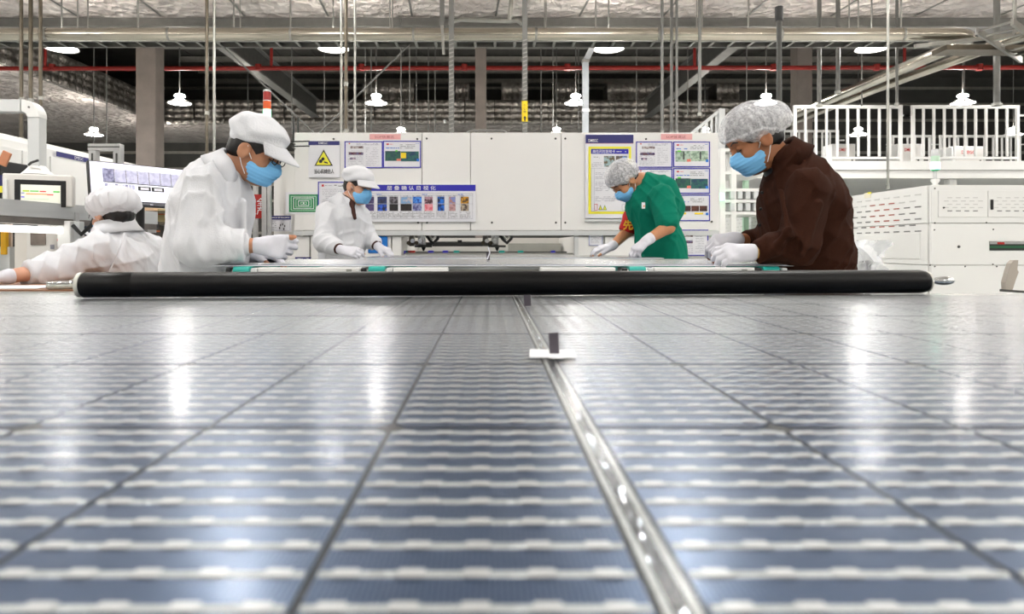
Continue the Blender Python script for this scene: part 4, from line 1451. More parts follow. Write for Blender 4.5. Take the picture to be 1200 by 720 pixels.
# shelf of warm-coloured boxes between the monitor and the tall worker
t = thing('parts_rack', 'low rack of boxes in the gap below the monitor', 'rack', P(185, 350, 5.2) - Vector((0, 0, .6)))
X0, Z0, X1, Z1 = rect(140, 244, 210, 345, 5.2)
for x in (X0, X1):
    for y in (5.2, 5.55):
        MB().box((x, y, (Z1 + .0) / 2), (.03, .03, Z1 - .004)).build('post', DKSTEEL, t)
for z in (.45, P(0, 283, 5.2).z, P(0, 262, 5.2).z, Z1 - .03):
    MB().box(((X0 + X1) / 2, 5.375, z), (X1 - X0, .37, .02)).build('shelf', BROWNST, t)
for i, (x, y0, y1, c_, lab) in enumerate(((165, 247, 254, (.86, .30, .22), 'small red box under the monitor'), (178, 244.5, 262, (.93, .80, .66), 'cream carton with an orange band under the monitor'),
                                     (193, 246, 262, (.80, .74, .55), 'tan carton between the monitor and the tall worker'), (170, 268, 283, (.50, .42, .36), 'brown part box on the lower rack shelf'), (186, 266, 283, (.36, .34, .32), 'dark part box on the lower rack shelf'))):
    za, zb2 = P(0, y1, 5.3).z, P(0, y0, 5.3).z
    zsh = P(0, 262, 5.2).z + .011 if y1 < 265 else P(0, 283, 5.2).z + .011
    q = P(x, 0, 5.3)
    b_ = thing('storage_box', lab, 'box', (q.x, 5.32, zsh), 'boxes on the low rack')
    m_ = mat('carton_%d' % i, c_, .6)
    hh = zb2 - za
    MB().bbox((q.x, 5.32, zsh + hh / 2), (.075, .12, hh - .002), bev=.004).build('carton', m_, b_)
    MB().box((q.x, 5.258, zsh + hh * .6), (.06, .004, .012)).build('label_strip', mat('orange_strip', (.92, .50, .28), .5), b_)

# workbench of the seated worker
ZB = P(0, 331, 3.1).z
WOOD = mat('brown_bench_board', (.60, .42, .30), .5, var=.15, scale=6, stretch=(1, 8, 1))
t = thing('workbench', 'low workbench with a brown board and steel edges at the left', 'workbench', (-2.1, 3.0, 0))
MB().span((-2.75, 2.55, ZB - .03), (-1.48, 3.25, ZB)).build('board', WOOD, t)
MB().span((-2.75, 2.50, ZB - .045), (-1.45, 2.548, ZB - .005)).build('front_edge', ALU, t)
MB().span((-2.75, 2.40, ZB - .075), (-1.52, 2.47, ZB - .055)).build('lower_rail', STEEL, t)
MB().span((-2.75, 2.44, ZB - .14), (-1.50, 2.54, ZB - .085)).build('lower_rail', GREYST, t)
for x in (-2.65, -1.68):
    for y in (2.55, 3.2):
        MB().bbox((x, y, (ZB - .03) / 2), (.05, .05, ZB - .034), bev=.004).build('leg', ALU, t)
t = thing('paper_sheet', 'white sheet lying on the brown bench board under the gloved arm', 'paper', P(15, 333, 2.75))
MB().box((P(12, 0, 2.72).x, 2.70, ZB + .002), (.34, .22, .002), rotz(.1)).build('sheet', PAPER, t)
t = thing('glass_dish', 'round clear dish on the bench board beside the roller end', 'dish', (P(74, 0, 2.62).x, 2.62, ZB))
q = P(74, 340, 2.62)
MB().lathe([(.0, 0), (.05, 0), (.056, .006), (.056, .022), (.052, .022), (.05, .006), (0, .005)], (q.x, 2.62, ZB + .0005), 24).build('bowl', mat('clear_plastic', (.80, .83, .80), .06, .3, alpha=.75), t)
MB().lathe([(.058, .022), (.058, .027), (0, .03)], (q.x, 2.62, ZB + .0005), 24).build('rim', CHROME, t)
# ================================================================== right: white machine, platform, railings
SLOTG = mat('vent_slot_grey', (.48, .48, .48), .6)  # raised bars, the shade of the slot holes put into their colour
SLOTL = mat('vent_slot_pale', (.80, .80, .79), .6)
XS, D1, D2 = 3.68, 5.72, 11.5
zt = P(1092, 217, D1).z
RW = mat('right_machine_white', (.90, .90, .89), .42, var=.012, scale=2)
t = thing('string_cabinet', 'big white machine cabinet with vent slots behind the worker in brown', 'machine', (5.2, 8.5, 0))
MB().span((XS + .02, D1 + .02, .05), (XS + 3.4, D2, zt - .012)).build('body', RW, t)
for x in (XS + .2, XS + 3.0):
    MB().span((x, D1 + .1, 0), (x + .1, D2 - .1, .05)).build('foot_rail', GREYST, t)
# front face panels
rows = [(217, 261.5), (262.2, 310.6), (311.3, 400)]
for i, (y0, y1) in enumerate(rows):
    za, zb2 = max(.06, P(0, y1, D1).z), P(0, y0, D1).z
    for j, (a, b) in enumerate(((XS, XS + 1.9), (XS + 1.905, XS + 3.4))):
        MB().bbox(((a + b) / 2, D1 + .01, (za + zb2) / 2), (b - a, .03, zb2 - za), bev=.003).build('front_panel', RW, t)
    # side face panels
    MB().bbox((XS + .008, (D1 + D2) / 2 + .02, (za + zb2) / 2), (.03, D2 - D1 - .03, zb2 - za), bev=.003).build('side_panel', RW, t)


def door(x0, y0, x1, y1, d=D1 - .008):
    X0, Z0, X1, Z1 = rect(x0, y0, x1, y1, d)
    return MB().bbox(((X0 + X1) / 2, d, (Z0 + Z1) / 2), (X1 - X0, .008, Z1 - Z0), bev=.002).build('vent_door', RW, t)


for x0, x1 in ((1099.5, 1157), (1157.8, 1215)):
    dr = door(x0, 223.6, x1, 254.6)
    mb, ml = MB(), MB()
    for r, y in enumerate((231.8, 235.7, 239.6, 243.4, 247.3)):
        for k in range(4 if r != 1 and r != 3 else 5):
            x = x0 + (10.5 if r % 2 == 0 else 6.5) + k * 10
            q = P(x + 3, y, D1 - .0125)
            (mb if r == 4 else ml).box(q, (.038, .0035, .008))
    o = mb.build('vent_slots', SLOTG, dr)
    o['kind'] = 'stuff'
    o = ml.build('vent_slots', SLOTL, dr)
    o['kind'] = 'stuff'
    q = P(x0 + 5, 240, D1 - .014)
    if x0 > 1150:
        MB().bbox(P(1162.5, 240, D1 - .016), (.022, .012, .085), bev=.004).build('door_handle', BLACK, dr)
    else:
        MB().lathe([(.008, 0), (.006, .008)], P(1106, 243.5, D1 - .012), 10, Matrix.Rotation(math.radians(90), 3, 'X')).build('door_lock', BLACK, dr)
# slot opening: its inner shade painted as a dark plate, red and green bits
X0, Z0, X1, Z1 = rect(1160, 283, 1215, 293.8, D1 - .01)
MB().box(((X0 + X1) / 2, D1 - .007, (Z0 + Z1) / 2), (X1 - X0, .004, Z1 - Z0)).build('slot_shade', mat('slot_inner_shade', (.13, .15, .13), .5), t)
MB().box(((X0 + X1) / 2, D1 - .011, Z1 - .012), (X1 - X0, .004, .022)).build('slot_rail', ALU, t)
MB().box(((X0 + X1) / 2, D1 - .011, Z0 + .03), (X1 - X0, .004, .018)).build('slot_strip', mat('dark_green', (.10, .35, .22), .5), t)
MB().box((P(1171.5, 0, D1).x, D1 - .0142, P(0, 285.2, D1).z), (.058, .003, .018)).build('red_tag', RED, t)
MB().lathe([(.012, 0), (.011, .006), (.004, .008)], P(1123.5, 289.3, D1 - .005), 12, Matrix.Rotation(math.radians(90), 3, 'X')).build('lock', DKSTEEL, t)
for x, y in ((1095.5, 221), (1156, 261), (1164, 269), (1095.5, 261.5), (1095, 269.5), (1090, 311), (1095.5, 312.5), (1131, 312.5), (1163.5, 310), (1168, 312.5)):
    MB().lathe([(.007, 0), (.005, .004)], P(x, y, D1 - .005), 8, Matrix.Rotation(math.radians(90), 3, 'X')).build('screw', DKSTEEL, t)


# side face: rows of slots and lower doors
def side(y_pix, d):
    return CAM_Z + (VY - y_pix) * d / FPX


mb, md, mr = MB(), MB(), MB()
zr0 = P(1080, 228, 5.85).z
for r in range(7):
    z = zr0 - r * .052
    for k in range(34):
        d = 5.88 + k * .155 + (.075 if r % 2 else 0)
        tgt = md if (r >= 2 and k < 8) else mb
        if r in (1, 2, 3, 4, 5) and 2 <= k <= 4:
            tgt = mr
        tgt.box((XS - .0085, d, z), (.003, .085, .010))
for b_, m_ in ((mb, SLOTL), (md, SLOTG), (mr, mat('vent_slot_red', (.66, .34, .28), .6))):
    o = b_.build('vent_slots', m_, t)
    o['kind'] = 'stuff'
for a, b in ((5.85, 6.9), (6.95, 8.0), (8.05, 9.1), (9.15, 10.2)):
    MB().bbox((XS - .010, (a + b) / 2, (P(0, 273, D1).z + P(0, 304, D1).z) / 2), (.008, b - a, P(0, 273, D1).z - P(0, 304, D1).z), bev=.002).build('side_door', RW, t)
    MB().bbox((XS - .018, b - .08, 1.03), (.01, .03, .06), bev=.003).build('side_handle', BLACK, t)
q = P(1018, 229, 6.66)
MB().box((XS - .01, 6.66, P(0, 229, 6.66).z), (.004, .11, .05)).build('caution_sticker', mat('sticker_white', (.90, .88, .80), .5), t)
MB().box((XS - .013, 6.62, P(0, 228.4, 6.66).z + .015), (.003, .06, .015)).build('caution_sticker', YELLOW, t)

# green beacon on its corner
q = P(1096, 217, 5.85)
t = thing('signal_beacon', 'white beacon with a glowing green ring on the corner of the vented cabinet', 'signal light', (q.x, 5.85, zt))
zz = [P(0, y, 5.85).z for y in (217, 208, 200, 193, 190.5, 183, 175)]
MB().lathe([(.03, 0), (.035, .012), (.018, .03), (.036, .055), (.03, .07)], (q.x, 5.85, zt - .008), 18).build('foot', WHITE, t)
MB().tube([(q.x, 5.85, zz[1] - .01), (q.x, 5.85, zz[2])], .013, 12).build('stem', WHITE3, t)
MB().lathe([(.016, zz[2] - .006), (.034, zz[2] + .004), (.034, zz[2] + .012)], (q.x, 5.85, 0), 18).build('collar', mat('green_plastic', (.35, .75, .55), .4), t)
MB().lathe([(.035, zz[2] + .012), (.035, zz[4])], (q.x, 5.85, 0), 18).build('lit_lens', mat('lit_beacon', (.85, 1, .92), .3, emit=(.70, 1, .86), estr=6.0), t)
MB().lathe([(.033, zz[4]), (.033, zz[5])], (q.x, 5.85, 0), 18).build('lens', mat('pale_green_lens', (.78, .88, .80), .3), t)
MB().lathe([(.030, zz[5]), (.030, zz[6] - .004), (.022, zz[6])], (q.x, 5.85, 0), 18).build('cap', WHITE3, t)

# mezzanine platform
DP1 = 12.0
zp0, zp1 = P(0, 209, DP1).z, P(0, 189, DP1).z
XA = P(846, 0, DP1).x
t = thing('platform', 'white raised platform spanning above the vented cabinet', 'platform', (10, 14, 0))
MB().span((XA, DP1, zp0), (15.8, DP1 + .12, zp1 - .16)).build('edge_beam', WHITE, t)
MB().span((XA, DP1 - .04, zp1 - .155), (15.8, DP1 + .12, zp1)).build('edge_beam', WHITE, t)
MB().span((XA, DP1 + .125, zp1 - .1), (15.8, DP1 + 5.5, zp1 - .01)).build('deck', WHITE3, t)
MB().span((XA, DP1 + .125, zp0), (15.8, DP1 + 5.5, zp0 + .015)).build('underside', WHITE, t)
for i in range(6):
    MB().span((XA, DP1 + .4 + i * .9, zp0 + .02), (15.8, DP1 + .52 + i * .9, zp1 - .105)).build('joist', WHITE3, t)
for x in (XA + .1, 8.2, 11.0, 14.5):
    for y in (DP1 + .2, DP1 + 5.2):
        MB().bbox((x, y, zp0 / 2), (.14, .14, zp0 - .004), bev=.01).build('column', WHITE, t)


# railing sections: each is posts, rails and balusters
def railing(label, px0, px1, ptop, pbot, d, n, group='white railing sections on the platform', z0=None, mid=None):
    X0, Z0, X1, Z1 = rect(px0, ptop, px1, pbot, d)
    if z0 is not None:
        Z0 = z0
    t = thing('railing', label, 'railing', ((X0 + X1) / 2, d, Z0), group)
    w = .055
    MB().bbox(((X0 + X1) / 2, d, Z1 - w / 2), (X1 - X0, w, w), bev=.004).build('top_rail', WHITE, t)
    MB().bbox(((X0 + X1) / 2, d, Z0 + .06), (X1 - X0, w * .8, w * .8), bev=.004).build('bottom_rail', WHITE, t)
    for x in (X0 + w / 2, X1 - w / 2):
        MB().bbox((x, d, (Z0 + Z1 - w) / 2), (w, w * .9, Z1 - Z0 - w - .002), bev=.004).build('post', WHITE, t)
    bm = MB().box((0, 0, 0), (.038, .03, Z1 - Z0 - w - .09)).mesh('baluster', WHITE)
    for i in range(1, n):
        link('baluster', bm, t, (X0 + w / 2 + (X1 - X0 - w) * i / n, d, (Z0 + .09 + Z1 - w) / 2))
    for (xa, s) in ((X0, -1), (X1, 1)):
        MB().box((xa + s * .07, d, Z0 + (Z1 - Z0) * .82), (.14, .03, .03)).build('coupler', WHITE, t)
    return t


railing('front white railing section between the worker in brown and the beacon', 929.5, 1057, 123.5, 190, DP1 + .05, 10, z0=zp1)
railing('front white railing section at the right edge, beyond the beacon', 1068, 1194, 123.5, 190, DP1 + .05, 10, z0=zp1)
railing('rear white railing section seen through the front one, right of the pole', 1045, 1091, 158.5, 190, DP1 + 5.2, 5, z0=zp1)
railing('rear white railing section behind the boxes with red lettering', 1101, 1196, 158.5, 190, DP1 + 5.2, 9, z0=zp1)
railing('rear short white railing section near the hood of the worker in brown', 917, 983, 152.5, 190, DP1 + 5.2, 7, z0=zp1)
# sloping stair rail left of the hairnet
t = thing('stair_rail', 'sloping pale stair railing behind the front of the hairnet', 'railing', P(830, 190, 11.6))
a, b = P(806, 160, 11.6), P(845, 128, 11.6)
MB().bar(a, b, .05, .05).build('hand_rail', WHITE3, t)
MB().bar(a - Vector((0, 0, .75)), b - Vector((0, 0, .75)), .05, .08).build('stringer', WHITE3, t)
for i in range(8):
    q = a + (b - a) * (i / 7)
    MB().box(q - Vector((0, 0, .38)), (.035, .03, .7)).build('baluster', WHITE3, t)
MB().box((b.x, b.y, b.z / 2), (.1, .1, b.z)).build('post', WHITE3, t)
MB().box((a.x, a.y, a.z / 2), (.1, .1, a.z - .01)).build('post', WHITE3, t)

# cabinets on the platform
for x0, x1, y0, lab in ((975, 1002.5, 169, 'white box on the platform nearest the worker in brown'),
                        (1051, 1080, 169, 'white box on the platform just left of the beacon'),
                        (1115.5, 1152.5, 172, 'wide white box on the platform right of the beacon')):
    d = 14.6
    a, b = P(x0, y0, d), P(x1, y0, d)
    t = thing('control_cabinet', lab, 'cabinet', ((a.x + b.x) / 2, d, zp1 - .01), 'white cabinets on the platform')
    zb2 = a.z
    MB().bbox(((a.x + b.x) / 2, d + .2, (zp1 + zb2) / 2), (b.x - a.x, .4, zb2 - zp1 + .015), bev=.01).build('body', WHITE, t)
    dr = MB().bbox(((a.x + b.x) / 2 + .03, d - .008, (zp1 + zb2) / 2 + .01), (b.x - a.x - .1, .014, zb2 - zp1 - .06), bev=.005).build('door', WHITE2, t)
    MB().box((b.x - .08, d - .02, (zp1 + zb2) / 2), (.03, .012, .06)).build('lock', BLACK, dr)
    lettering('maker_lettering', 'DMEGC', REDINK, dr, ((a.x + b.x) / 2, d - .0165, zb2 - .12), width=(b.x - a.x) * .42, height=.07, bold=.015)

# pale equipment frame between the machine hood and the worker in brown
t = thing('equipment_rack', 'pale open equipment rack beside the machine hood, behind the worker in brown', 'rack', P(862, 289, 8.6) - Vector((0, 0, 1.0)))
X0, Z0, X1, Z1 = rect(846, 176, 890, 280, 8.8)
for x in (X0, (X0 + X1) / 2 - .1, X1 + .12):
    for y in (8.8, 9.6):
        MB().bbox((x, y, Z1 / 2), (.07, .07, Z1 - .004), bev=.006).build('post', WHITE if y < 9 else PALEGRN, t)
for z in (Z1, P(0, 203, 8.8).z, P(0, 223, 8.8).z, P(0, 236, 8.8).z, P(0, 250, 8.8).z):
    MB().bbox(((X0 + X1) / 2 + .06, 9.2, z), (X1 - X0 + .18, .86, .04), bev=.005).build('shelf', WHITE, t)
for z in (P(0, 229, 8.8).z, P(0, 243, 8.8).z):
    for k in range(5):
        MB().bbox((X0 + .12 + k * .1, 8.85, z), (.06, .2, .1), bev=.008).build('module', WHITE3, t)
MB().bbox(((X0 + X1) / 2 + .1, 9.2, P(0, 190, 8.8).z), (.5, .6, .24), bev=.01).build('upper_unit', WHITE, t)
q = P(846, 235, 8.7)
MB().tube([q, q + Vector((0, 0, .09))], .025, 12).build('green_lamp', mat('lit_green_lens', (.55, 1, .72), .3), t)

# wrapped metal post beside the worker in brown
t = thing('wrapped_post', 'metal post half wrapped in clear plastic beside the brown jacket', 'post', (P(1012, 0, 3.6).x, 3.6, 0))
q = P(1014, 305, 3.6)
MB().bbox((q.x, 3.6, q.z / 2), (.045, .045, q.z - .004), bev=.008).build('post', mat('dull_steel', (.46, .45, .44), .3, .8), t)
MB().box((q.x, 3.6, .01), (.3, .3, .018)).build('base', GREYST, t)
vs, fs = [], []
N, M_ = 26, 10
for j in range(M_ + 1):
    for i in range(N):
        a = 2 * math.pi * i / N
        r = .05 + .025 * math.sin(3 * a + j) + random.uniform(-.014, .014) + .012 * j / M_
        vs.append((q.x + .012 + 1.25 * r * math.cos(a), 3.6 + r * math.sin(a), q.z - .15 + .25 * j / M_ + random.uniform(-.008, .008)))
for j in range(M_):
    for i in range(N):
        fs.append((j * N + i, j * N + (i + 1) % N, (j + 1) * N + (i + 1) % N, (j + 1) * N + i))
MB().add(vs, fs, False).build('plastic_wrap', mat('clear_wrap', (.93, .94, .95), .12, alpha=.5, spec=.9), t)

# grey blade-like outline at the right edge, cut as a flat shape
t = thing('grey_cutout', 'grey paddle-shaped lever in front of the vented cabinet at the right edge', 'cutout', P(1180, 345, 3.4))
pts = [(1177, 341), (1176.5, 331), (1180, 318), (1183, 309), (1187, 305), (1191.5, 305), (1190.5, 316), (1192, 319), (1188, 330), (1184.5, 341)]
pr = [(P(x, y, 3.4).x, P(x, y, 3.4).z) for x, y in pts]
MB().prism(pr, 3.39, 3.42, 'y').build('paddle', mat('taupe_grey', (.64, .61, .57), .6), t)
a, b = P(1174, 340.5, 3.4), P(1215, 343.5, 3.4)
MB().bar(a, b, .03, .012).build('mount_bar', DKSTEEL, t)
MB().box((P(1195, 0, 3.4).x, 3.4, (a.z - .02) / 2), (.05, .05, a.z - .03)).build('stand', GREYST, t)

# ================================================================== high-bay lamps
SHADE = mat('lamp_shade_white', (.88, .87, .84), .4, emit=(1.0, .97, .93), estr=.25)
HOUSE = mat('lit_lamp_housing', (.9, .9, .88), .4, emit=(1.0, .97, .93), estr=SHADE_GLOW)
DIFF = bpy.data.materials.new('lamp_diffuser')
DIFF.use_nodes = True
nt = DIFF.node_tree
nt.nodes.remove(nt.nodes['Principled BSDF'])
em = nt.nodes.new('ShaderNodeEmission')
em.inputs[0].default_value = (1.0, .985, .96, 1)
em.inputs[1].default_value = LAMP_POWER
nt.links.new(em.outputs[0], nt.nodes['Material Output'].inputs[0])
ZL = 4.02
sh = MB().lathe([(.06, .095), (.10, .085), (.235, .012), (.24, -.005), (.225, .004), (.10, .07), (.06, .08)], n=24).mesh('shade', SHADE)
ho = MB().lathe([(.0, .20), (.07, .195), (.10, .175), (.105, .145), (.05, .125), (.05, .097), (.0, .097)], n=18).mesh('housing', HOUSE)
di = MB().lathe([(.0, -.022), (.12, -.016), (.20, .0), (.222, .010)], n=24).mesh('diffuser', DIFF)
rods = {}
XSL_ = [-10.7, -6.53, -2.38, 1.83, 5.85, 10.0, 14.2]
SEEN = {
    (1, 1): 'wide high-bay lamp at the upper left beside the wide pillar',
    (1, 2): 'wide high-bay lamp below the cable ladder, above the sop sheets',
    (1, 3): 'wide high-bay lamp just right of the white bent duct',
    (1, 4): 'wide high-bay lamp above the front white railing',
    (2, 1): 'high-bay lamp right of the wide pillar, above the cap of the tall worker',
    (2, 2): 'middle-distance high-bay lamp above the pink label beside the warning sign',
    (2, 3): 'middle-distance high-bay lamp left of the white bent duct',
    (2, 4): 'middle-distance high-bay lamp above the hairnet of the worker in brown',
    (2, 5): 'middle-distance high-bay lamp above the right railing section',
    (3, 0): 'small far high-bay lamp between the bent white arm and the wide pillar',
    (3, 1): 'small far high-bay lamp near the cap of the tall worker in white',
    (3, 2): 'small far high-bay lamp peeking over the machine near the pink label',
    (3, 3): 'small far high-bay lamp peeking over the machine near the white bent duct',
    (3, 4): 'small far high-bay lamp behind the hairnet of the worker in brown',
    (3, 5): 'small far high-bay lamp behind the front railing beside the slim pole',
    (3, 6): 'small far high-bay lamp behind the railing at the right edge',
    (4, 0): 'smallest high-bay lamp, just right of the wide pillar',
}
for r, d in enumerate((10.5 - 4 * 4, 10.5 - 4 * 3, 10.5 - 8, 10.5 - 4, 10.5, 14.5, 18.6, 22.0)):
    rr = r - 3
    for c_, x in enumerate(XSL_):
        if d > 21 and c_ != 0:
            continue
        key = (rr, c_)
        lab = SEEN.get(key)
        if lab is None:
            lab = 'small distant high-bay lamp deep in the hall' if rr >= 3 else ('high-bay lamp of the side row deeper in the hall' if rr >= 1 else 'round high-bay lamp hanging over the line above the camera')
            grp = 'distant lamps' if rr >= 3 else ('side lamps' if rr >= 1 else 'overhead lamps')
        else:
            grp = 'high-bay lamps in view'
        t = thing('high_bay_lamp', lab, 'lamp', (x, d, ZL), grp)
        link('shade', sh, t, (x, d, ZL))
        link('housing', ho, t, (x, d, ZL))
        link('diffuser', di, t, (x, d, ZL))
        top = ZR - .02 if (d > DF and OXL < x) and not (d > DB - .2 and x < OXR) else ZF - .003
        k = round(top, 2)
        if k not in rods:
            rods[k] = MB().tube([(0, 0, .20), (0, 0, top - ZL)], .012, 6).mesh('suspension_rod', GREYST)
        link('suspension_rod', rods[k], t, (x, d, ZL))
# ================================================================== people
# bodies and clothes are grown as smooth distance fields and meshed once, so each body is one continuous surface


def smin(a, b, k):
    if k <= 0:
        return np.minimum(a, b)
    h = np.clip(.5 + .5 * (b - a) / k, 0, 1)
    return b + (a - b) * h - k * h * (1 - h)


class Field:
    def __init__(s):
        s.ops = []          # function, blend, mode
        s.lo = np.full(3, 1e9)
        s.hi = np.full(3, -1e9)
        s.fold = None

    def grow(s, p, r):
        p = np.asarray(p, float)
        s.lo = np.minimum(s.lo, p - r)
        s.hi = np.maximum(s.hi, p + r)

    def cone(s, a, b, ra, rb, k=.02, mode='u', lat=None, f=1.0):
        """limb from a to b; lat/f squeezes space along lat so the limb gets f times wider that way"""
        a, b = np.asarray(a, float), np.asarray(b, float)
        if mode == 'u':
            s.grow(a, ra * max(1, f))
            s.grow(b, rb * max(1, f))
        L = np.asarray(lat, float) if lat is not None else None

        def sq(P_):
            if L is None:
                return P_
            return P_ - np.outer((P_ - a) @ L, L) * (1 - 1 / f)
        b2 = sq(b[None])[0]
        ba = b2 - a
        bb = max(1e-9, ba @ ba)

        def fn(P_):
            q = sq(P_) - a
            t_ = np.clip((q @ ba) / bb, 0, 1)
            return np.linalg.norm(q - t_[:, None] * ba, axis=1) - (ra + t_ * (rb - ra))
        s.ops.append((fn, k, mode))
        return s

    def ell(s, c, r, R=None, k=.02, mode='u'):
        c, r = np.asarray(c, float), np.asarray(r, float)
        Rm = np.array(R) if R is not None else np.eye(3)
        if mode == 'u':
            s.grow(c, r.max())

        def fn(P_):
            q = (P_ - c) @ Rm
            n_ = np.linalg.norm(q / r, axis=1)
            g = np.linalg.norm(q / (r * r), axis=1) + 1e-9
            return n_ * (n_ - 1) / g
        s.ops.append((fn, k, mode))
        return s

    def plane(s, p, n_, k=.004):
        """keep the side that n points away from"""
        p, n_ = np.asarray(p, float), np.asarray(n_, float)
        n_ = n_ / np.linalg.norm(n_)
        s.ops.append((lambda P_: (P_ - p) @ n_, k, 'i'))
        return s

    def ev(s, P_, ops):
        d = np.full(len(P_), 10.0)
        for fn, k, mode in ops:
            e = fn(P_)
            if mode == 'u':
                d = smin(d, e, k)
            elif mode == 's':
                d = -smin(-d, e, k)
            else:
                d = -smin(-d, -e, k)
        return d

    def build(s, name, m, parent, res=.006, pad=.02, smooth=1):
        lo = s.lo - pad
        n_ = np.ceil((s.hi + pad - lo) / res).astype(int) + 1
        B = 12
        nb = np.ceil(n_ / B).astype(int)
        n_ = nb * B + 1
        V = np.full(n_, 1.0, np.float32)
        bi = np.stack(np.meshgrid(*[np.arange(k) for k in nb], indexing='ij'), -1).reshape(-1, 3)
        cen = lo + (bi * B + B / 2) * res
        hd = B * res * .87
        dc = s.ev(cen, s.ops)
        per = [fn(cen) for fn, k, mode in s.ops]
        for q in range(len(bi)):
            i, j, k = bi[q] * B
            if abs(dc[q]) > hd + .03:
                V[i:i + B + 1, j:j + B + 1, k:k + B + 1] = np.where(V[i:i + B + 1, j:j + B + 1, k:k + B + 1] == 1.0, dc[q], V[i:i + B + 1, j:j + B + 1, k:k + B + 1])
        loc = np.stack(np.meshgrid(*[np.arange(B + 1)] * 3, indexing='ij'), -1).reshape(-1, 3) * res
        for q in range(len(bi)):
            if abs(dc[q]) > hd + .03:
                continue
            i, j, k = bi[q] * B
            um = min([per[o][q] for o in range(len(s.ops)) if s.ops[o][2] == 'u'])
            ops = [op for o, op in enumerate(s.ops) if (op[2] == 'u' and per[o][q] < um + 2 * hd + op[1] + .03) or (op[2] == 's' and per[o][q] < hd + op[1] + .03) or op[2] == 'i']
            P_ = lo + bi[q] * B * res + loc
            d = s.ev(P_, ops)
            if s.fold is not None:
                d = d + s.fold(P_)
            V[i:i + B + 1, j:j + B + 1, k:k + B + 1] = d.reshape(B + 1, B + 1, B + 1)
        ins = V < 0
        c = np.zeros(tuple(np.array(V.shape) - 1), np.int8)
        offs = [(a, b, e) for a in (0, 1) for b in (0, 1) for e in (0, 1)]
        sh_ = c.shape
        for a, b, e in offs:
            c += ins[a:a + sh_[0], b:b + sh_[1], e:e + sh_[2]]
        act = (c > 0) & (c < 8)
        idx = np.argwhere(act)
        ids = np.full(sh_, -1, np.int64)
        ids[act] = np.arange(len(idx))
        cv = np.stack([V[idx[:, 0] + a, idx[:, 1] + b, idx[:, 2] + e] for a, b, e in offs], 1)
        acc = np.zeros((len(idx), 3))
        cnt = np.zeros(len(idx))
        O_ = np.array(offs, float)
        for u in range(8):
            for v in range(u + 1, 8):
                if np.abs(O_[u] - O_[v]).sum() != 1:
                    continue
                m_ = (cv[:, u] < 0) != (cv[:, v] < 0)
                t_ = cv[m_, u] / (cv[m_, u] - cv[m_, v])
                acc[m_] += O_[u] + t_[:, None] * (O_[v] - O_[u])
                cnt[m_] += 1
        pts = lo + (idx + acc / cnt[:, None]) * res
        faces = []
        for ax_ in range(3):
            a0 = [slice(None)] * 3
            a1 = [slice(None)] * 3
            a0[ax_] = slice(0, -1)
            a1[ax_] = slice(1, None)
            x0, x1 = ins[tuple(a0)], ins[tuple(a1)]
            e = np.argwhere(x0 != x1)
            o1, o2 = [(1, 2), (2, 0), (0, 1)][ax_]
            ok = (e[:, o1] > 0) & (e[:, o2] > 0) & (e[:, o1] < sh_[o1]) & (e[:, o2] < sh_[o2])
            e = e[ok]
            flip = ~x0[tuple(e.T)]
            def cell(d1, d2):
                q = e.copy()
                q[:, o1] -= d1
                q[:, o2] -= d2
                return ids[tuple(q.T)]
            qd = np.stack([cell(1, 1), cell(0, 1), cell(0, 0), cell(1, 0)], 1)
            qd[flip] = qd[flip][:, ::-1]
            faces.append(qd)
        F_ = np.concatenate(faces)
        F_ = F_[(F_ >= 0).all(1)]
        for _ in range(smooth):       # a light relaxation of the surface
            s_, n2 = np.zeros_like(pts), np.zeros(len(pts))
            for k in range(4):
                np.add.at(s_, F_[:, k], pts[F_[:, (k + 1) % 4]])
                np.add.at(n2, F_[:, k], 1)
            pts = pts * .5 + .5 * s_ / np.maximum(n2, 1)[:, None]
        org = np.array(BASE[parent])
        me = bpy.data.meshes.new(name)
        me.from_pydata((pts - org).tolist(), [], F_.tolist())
        me.polygons.foreach_set('use_smooth', [True] * len(me.polygons))
        me.materials.append(m)
        me.update()
        return link(name, me, parent, org)


def folds(amp, seed, freq=1.0, n_=6):
    """soft cloth: narrow ridges over broad flats, fading in and out"""
    r = np.random.default_rng(seed)
    ks = []
    for i in range(n_):
        k = r.normal(size=3) * A3([1, 1, .5])
        k = k / np.linalg.norm(k) * r.uniform(22, 50) * freq
        ks.append((k, r.normal(size=3) * 8 * freq, r.normal(size=3) * 6 * freq, r.uniform(0, 6.28)))

    def fn(P_):
        d = 0
        for k, k2, k3, ph in ks:
            w = 1 - np.abs(np.sin(P_ @ k + 1.6 * np.sin(P_ @ k2 + ph) + ph))
            d = d + w ** 2.2 * np.clip(.35 + .8 * np.sin(P_ @ k3 + 2 * ph), 0, 1)
        return -amp * (d - .2)
    return fn


A3 = np.array

# fabrics and skin
def fabric(name, c, rough=.85, bump=.25, bscale=260, sheen=.0):
    return mat(name, c, rough, var=.04, scale=14, bump=bump, bscale=bscale, spec=.12, sheen=sheen)


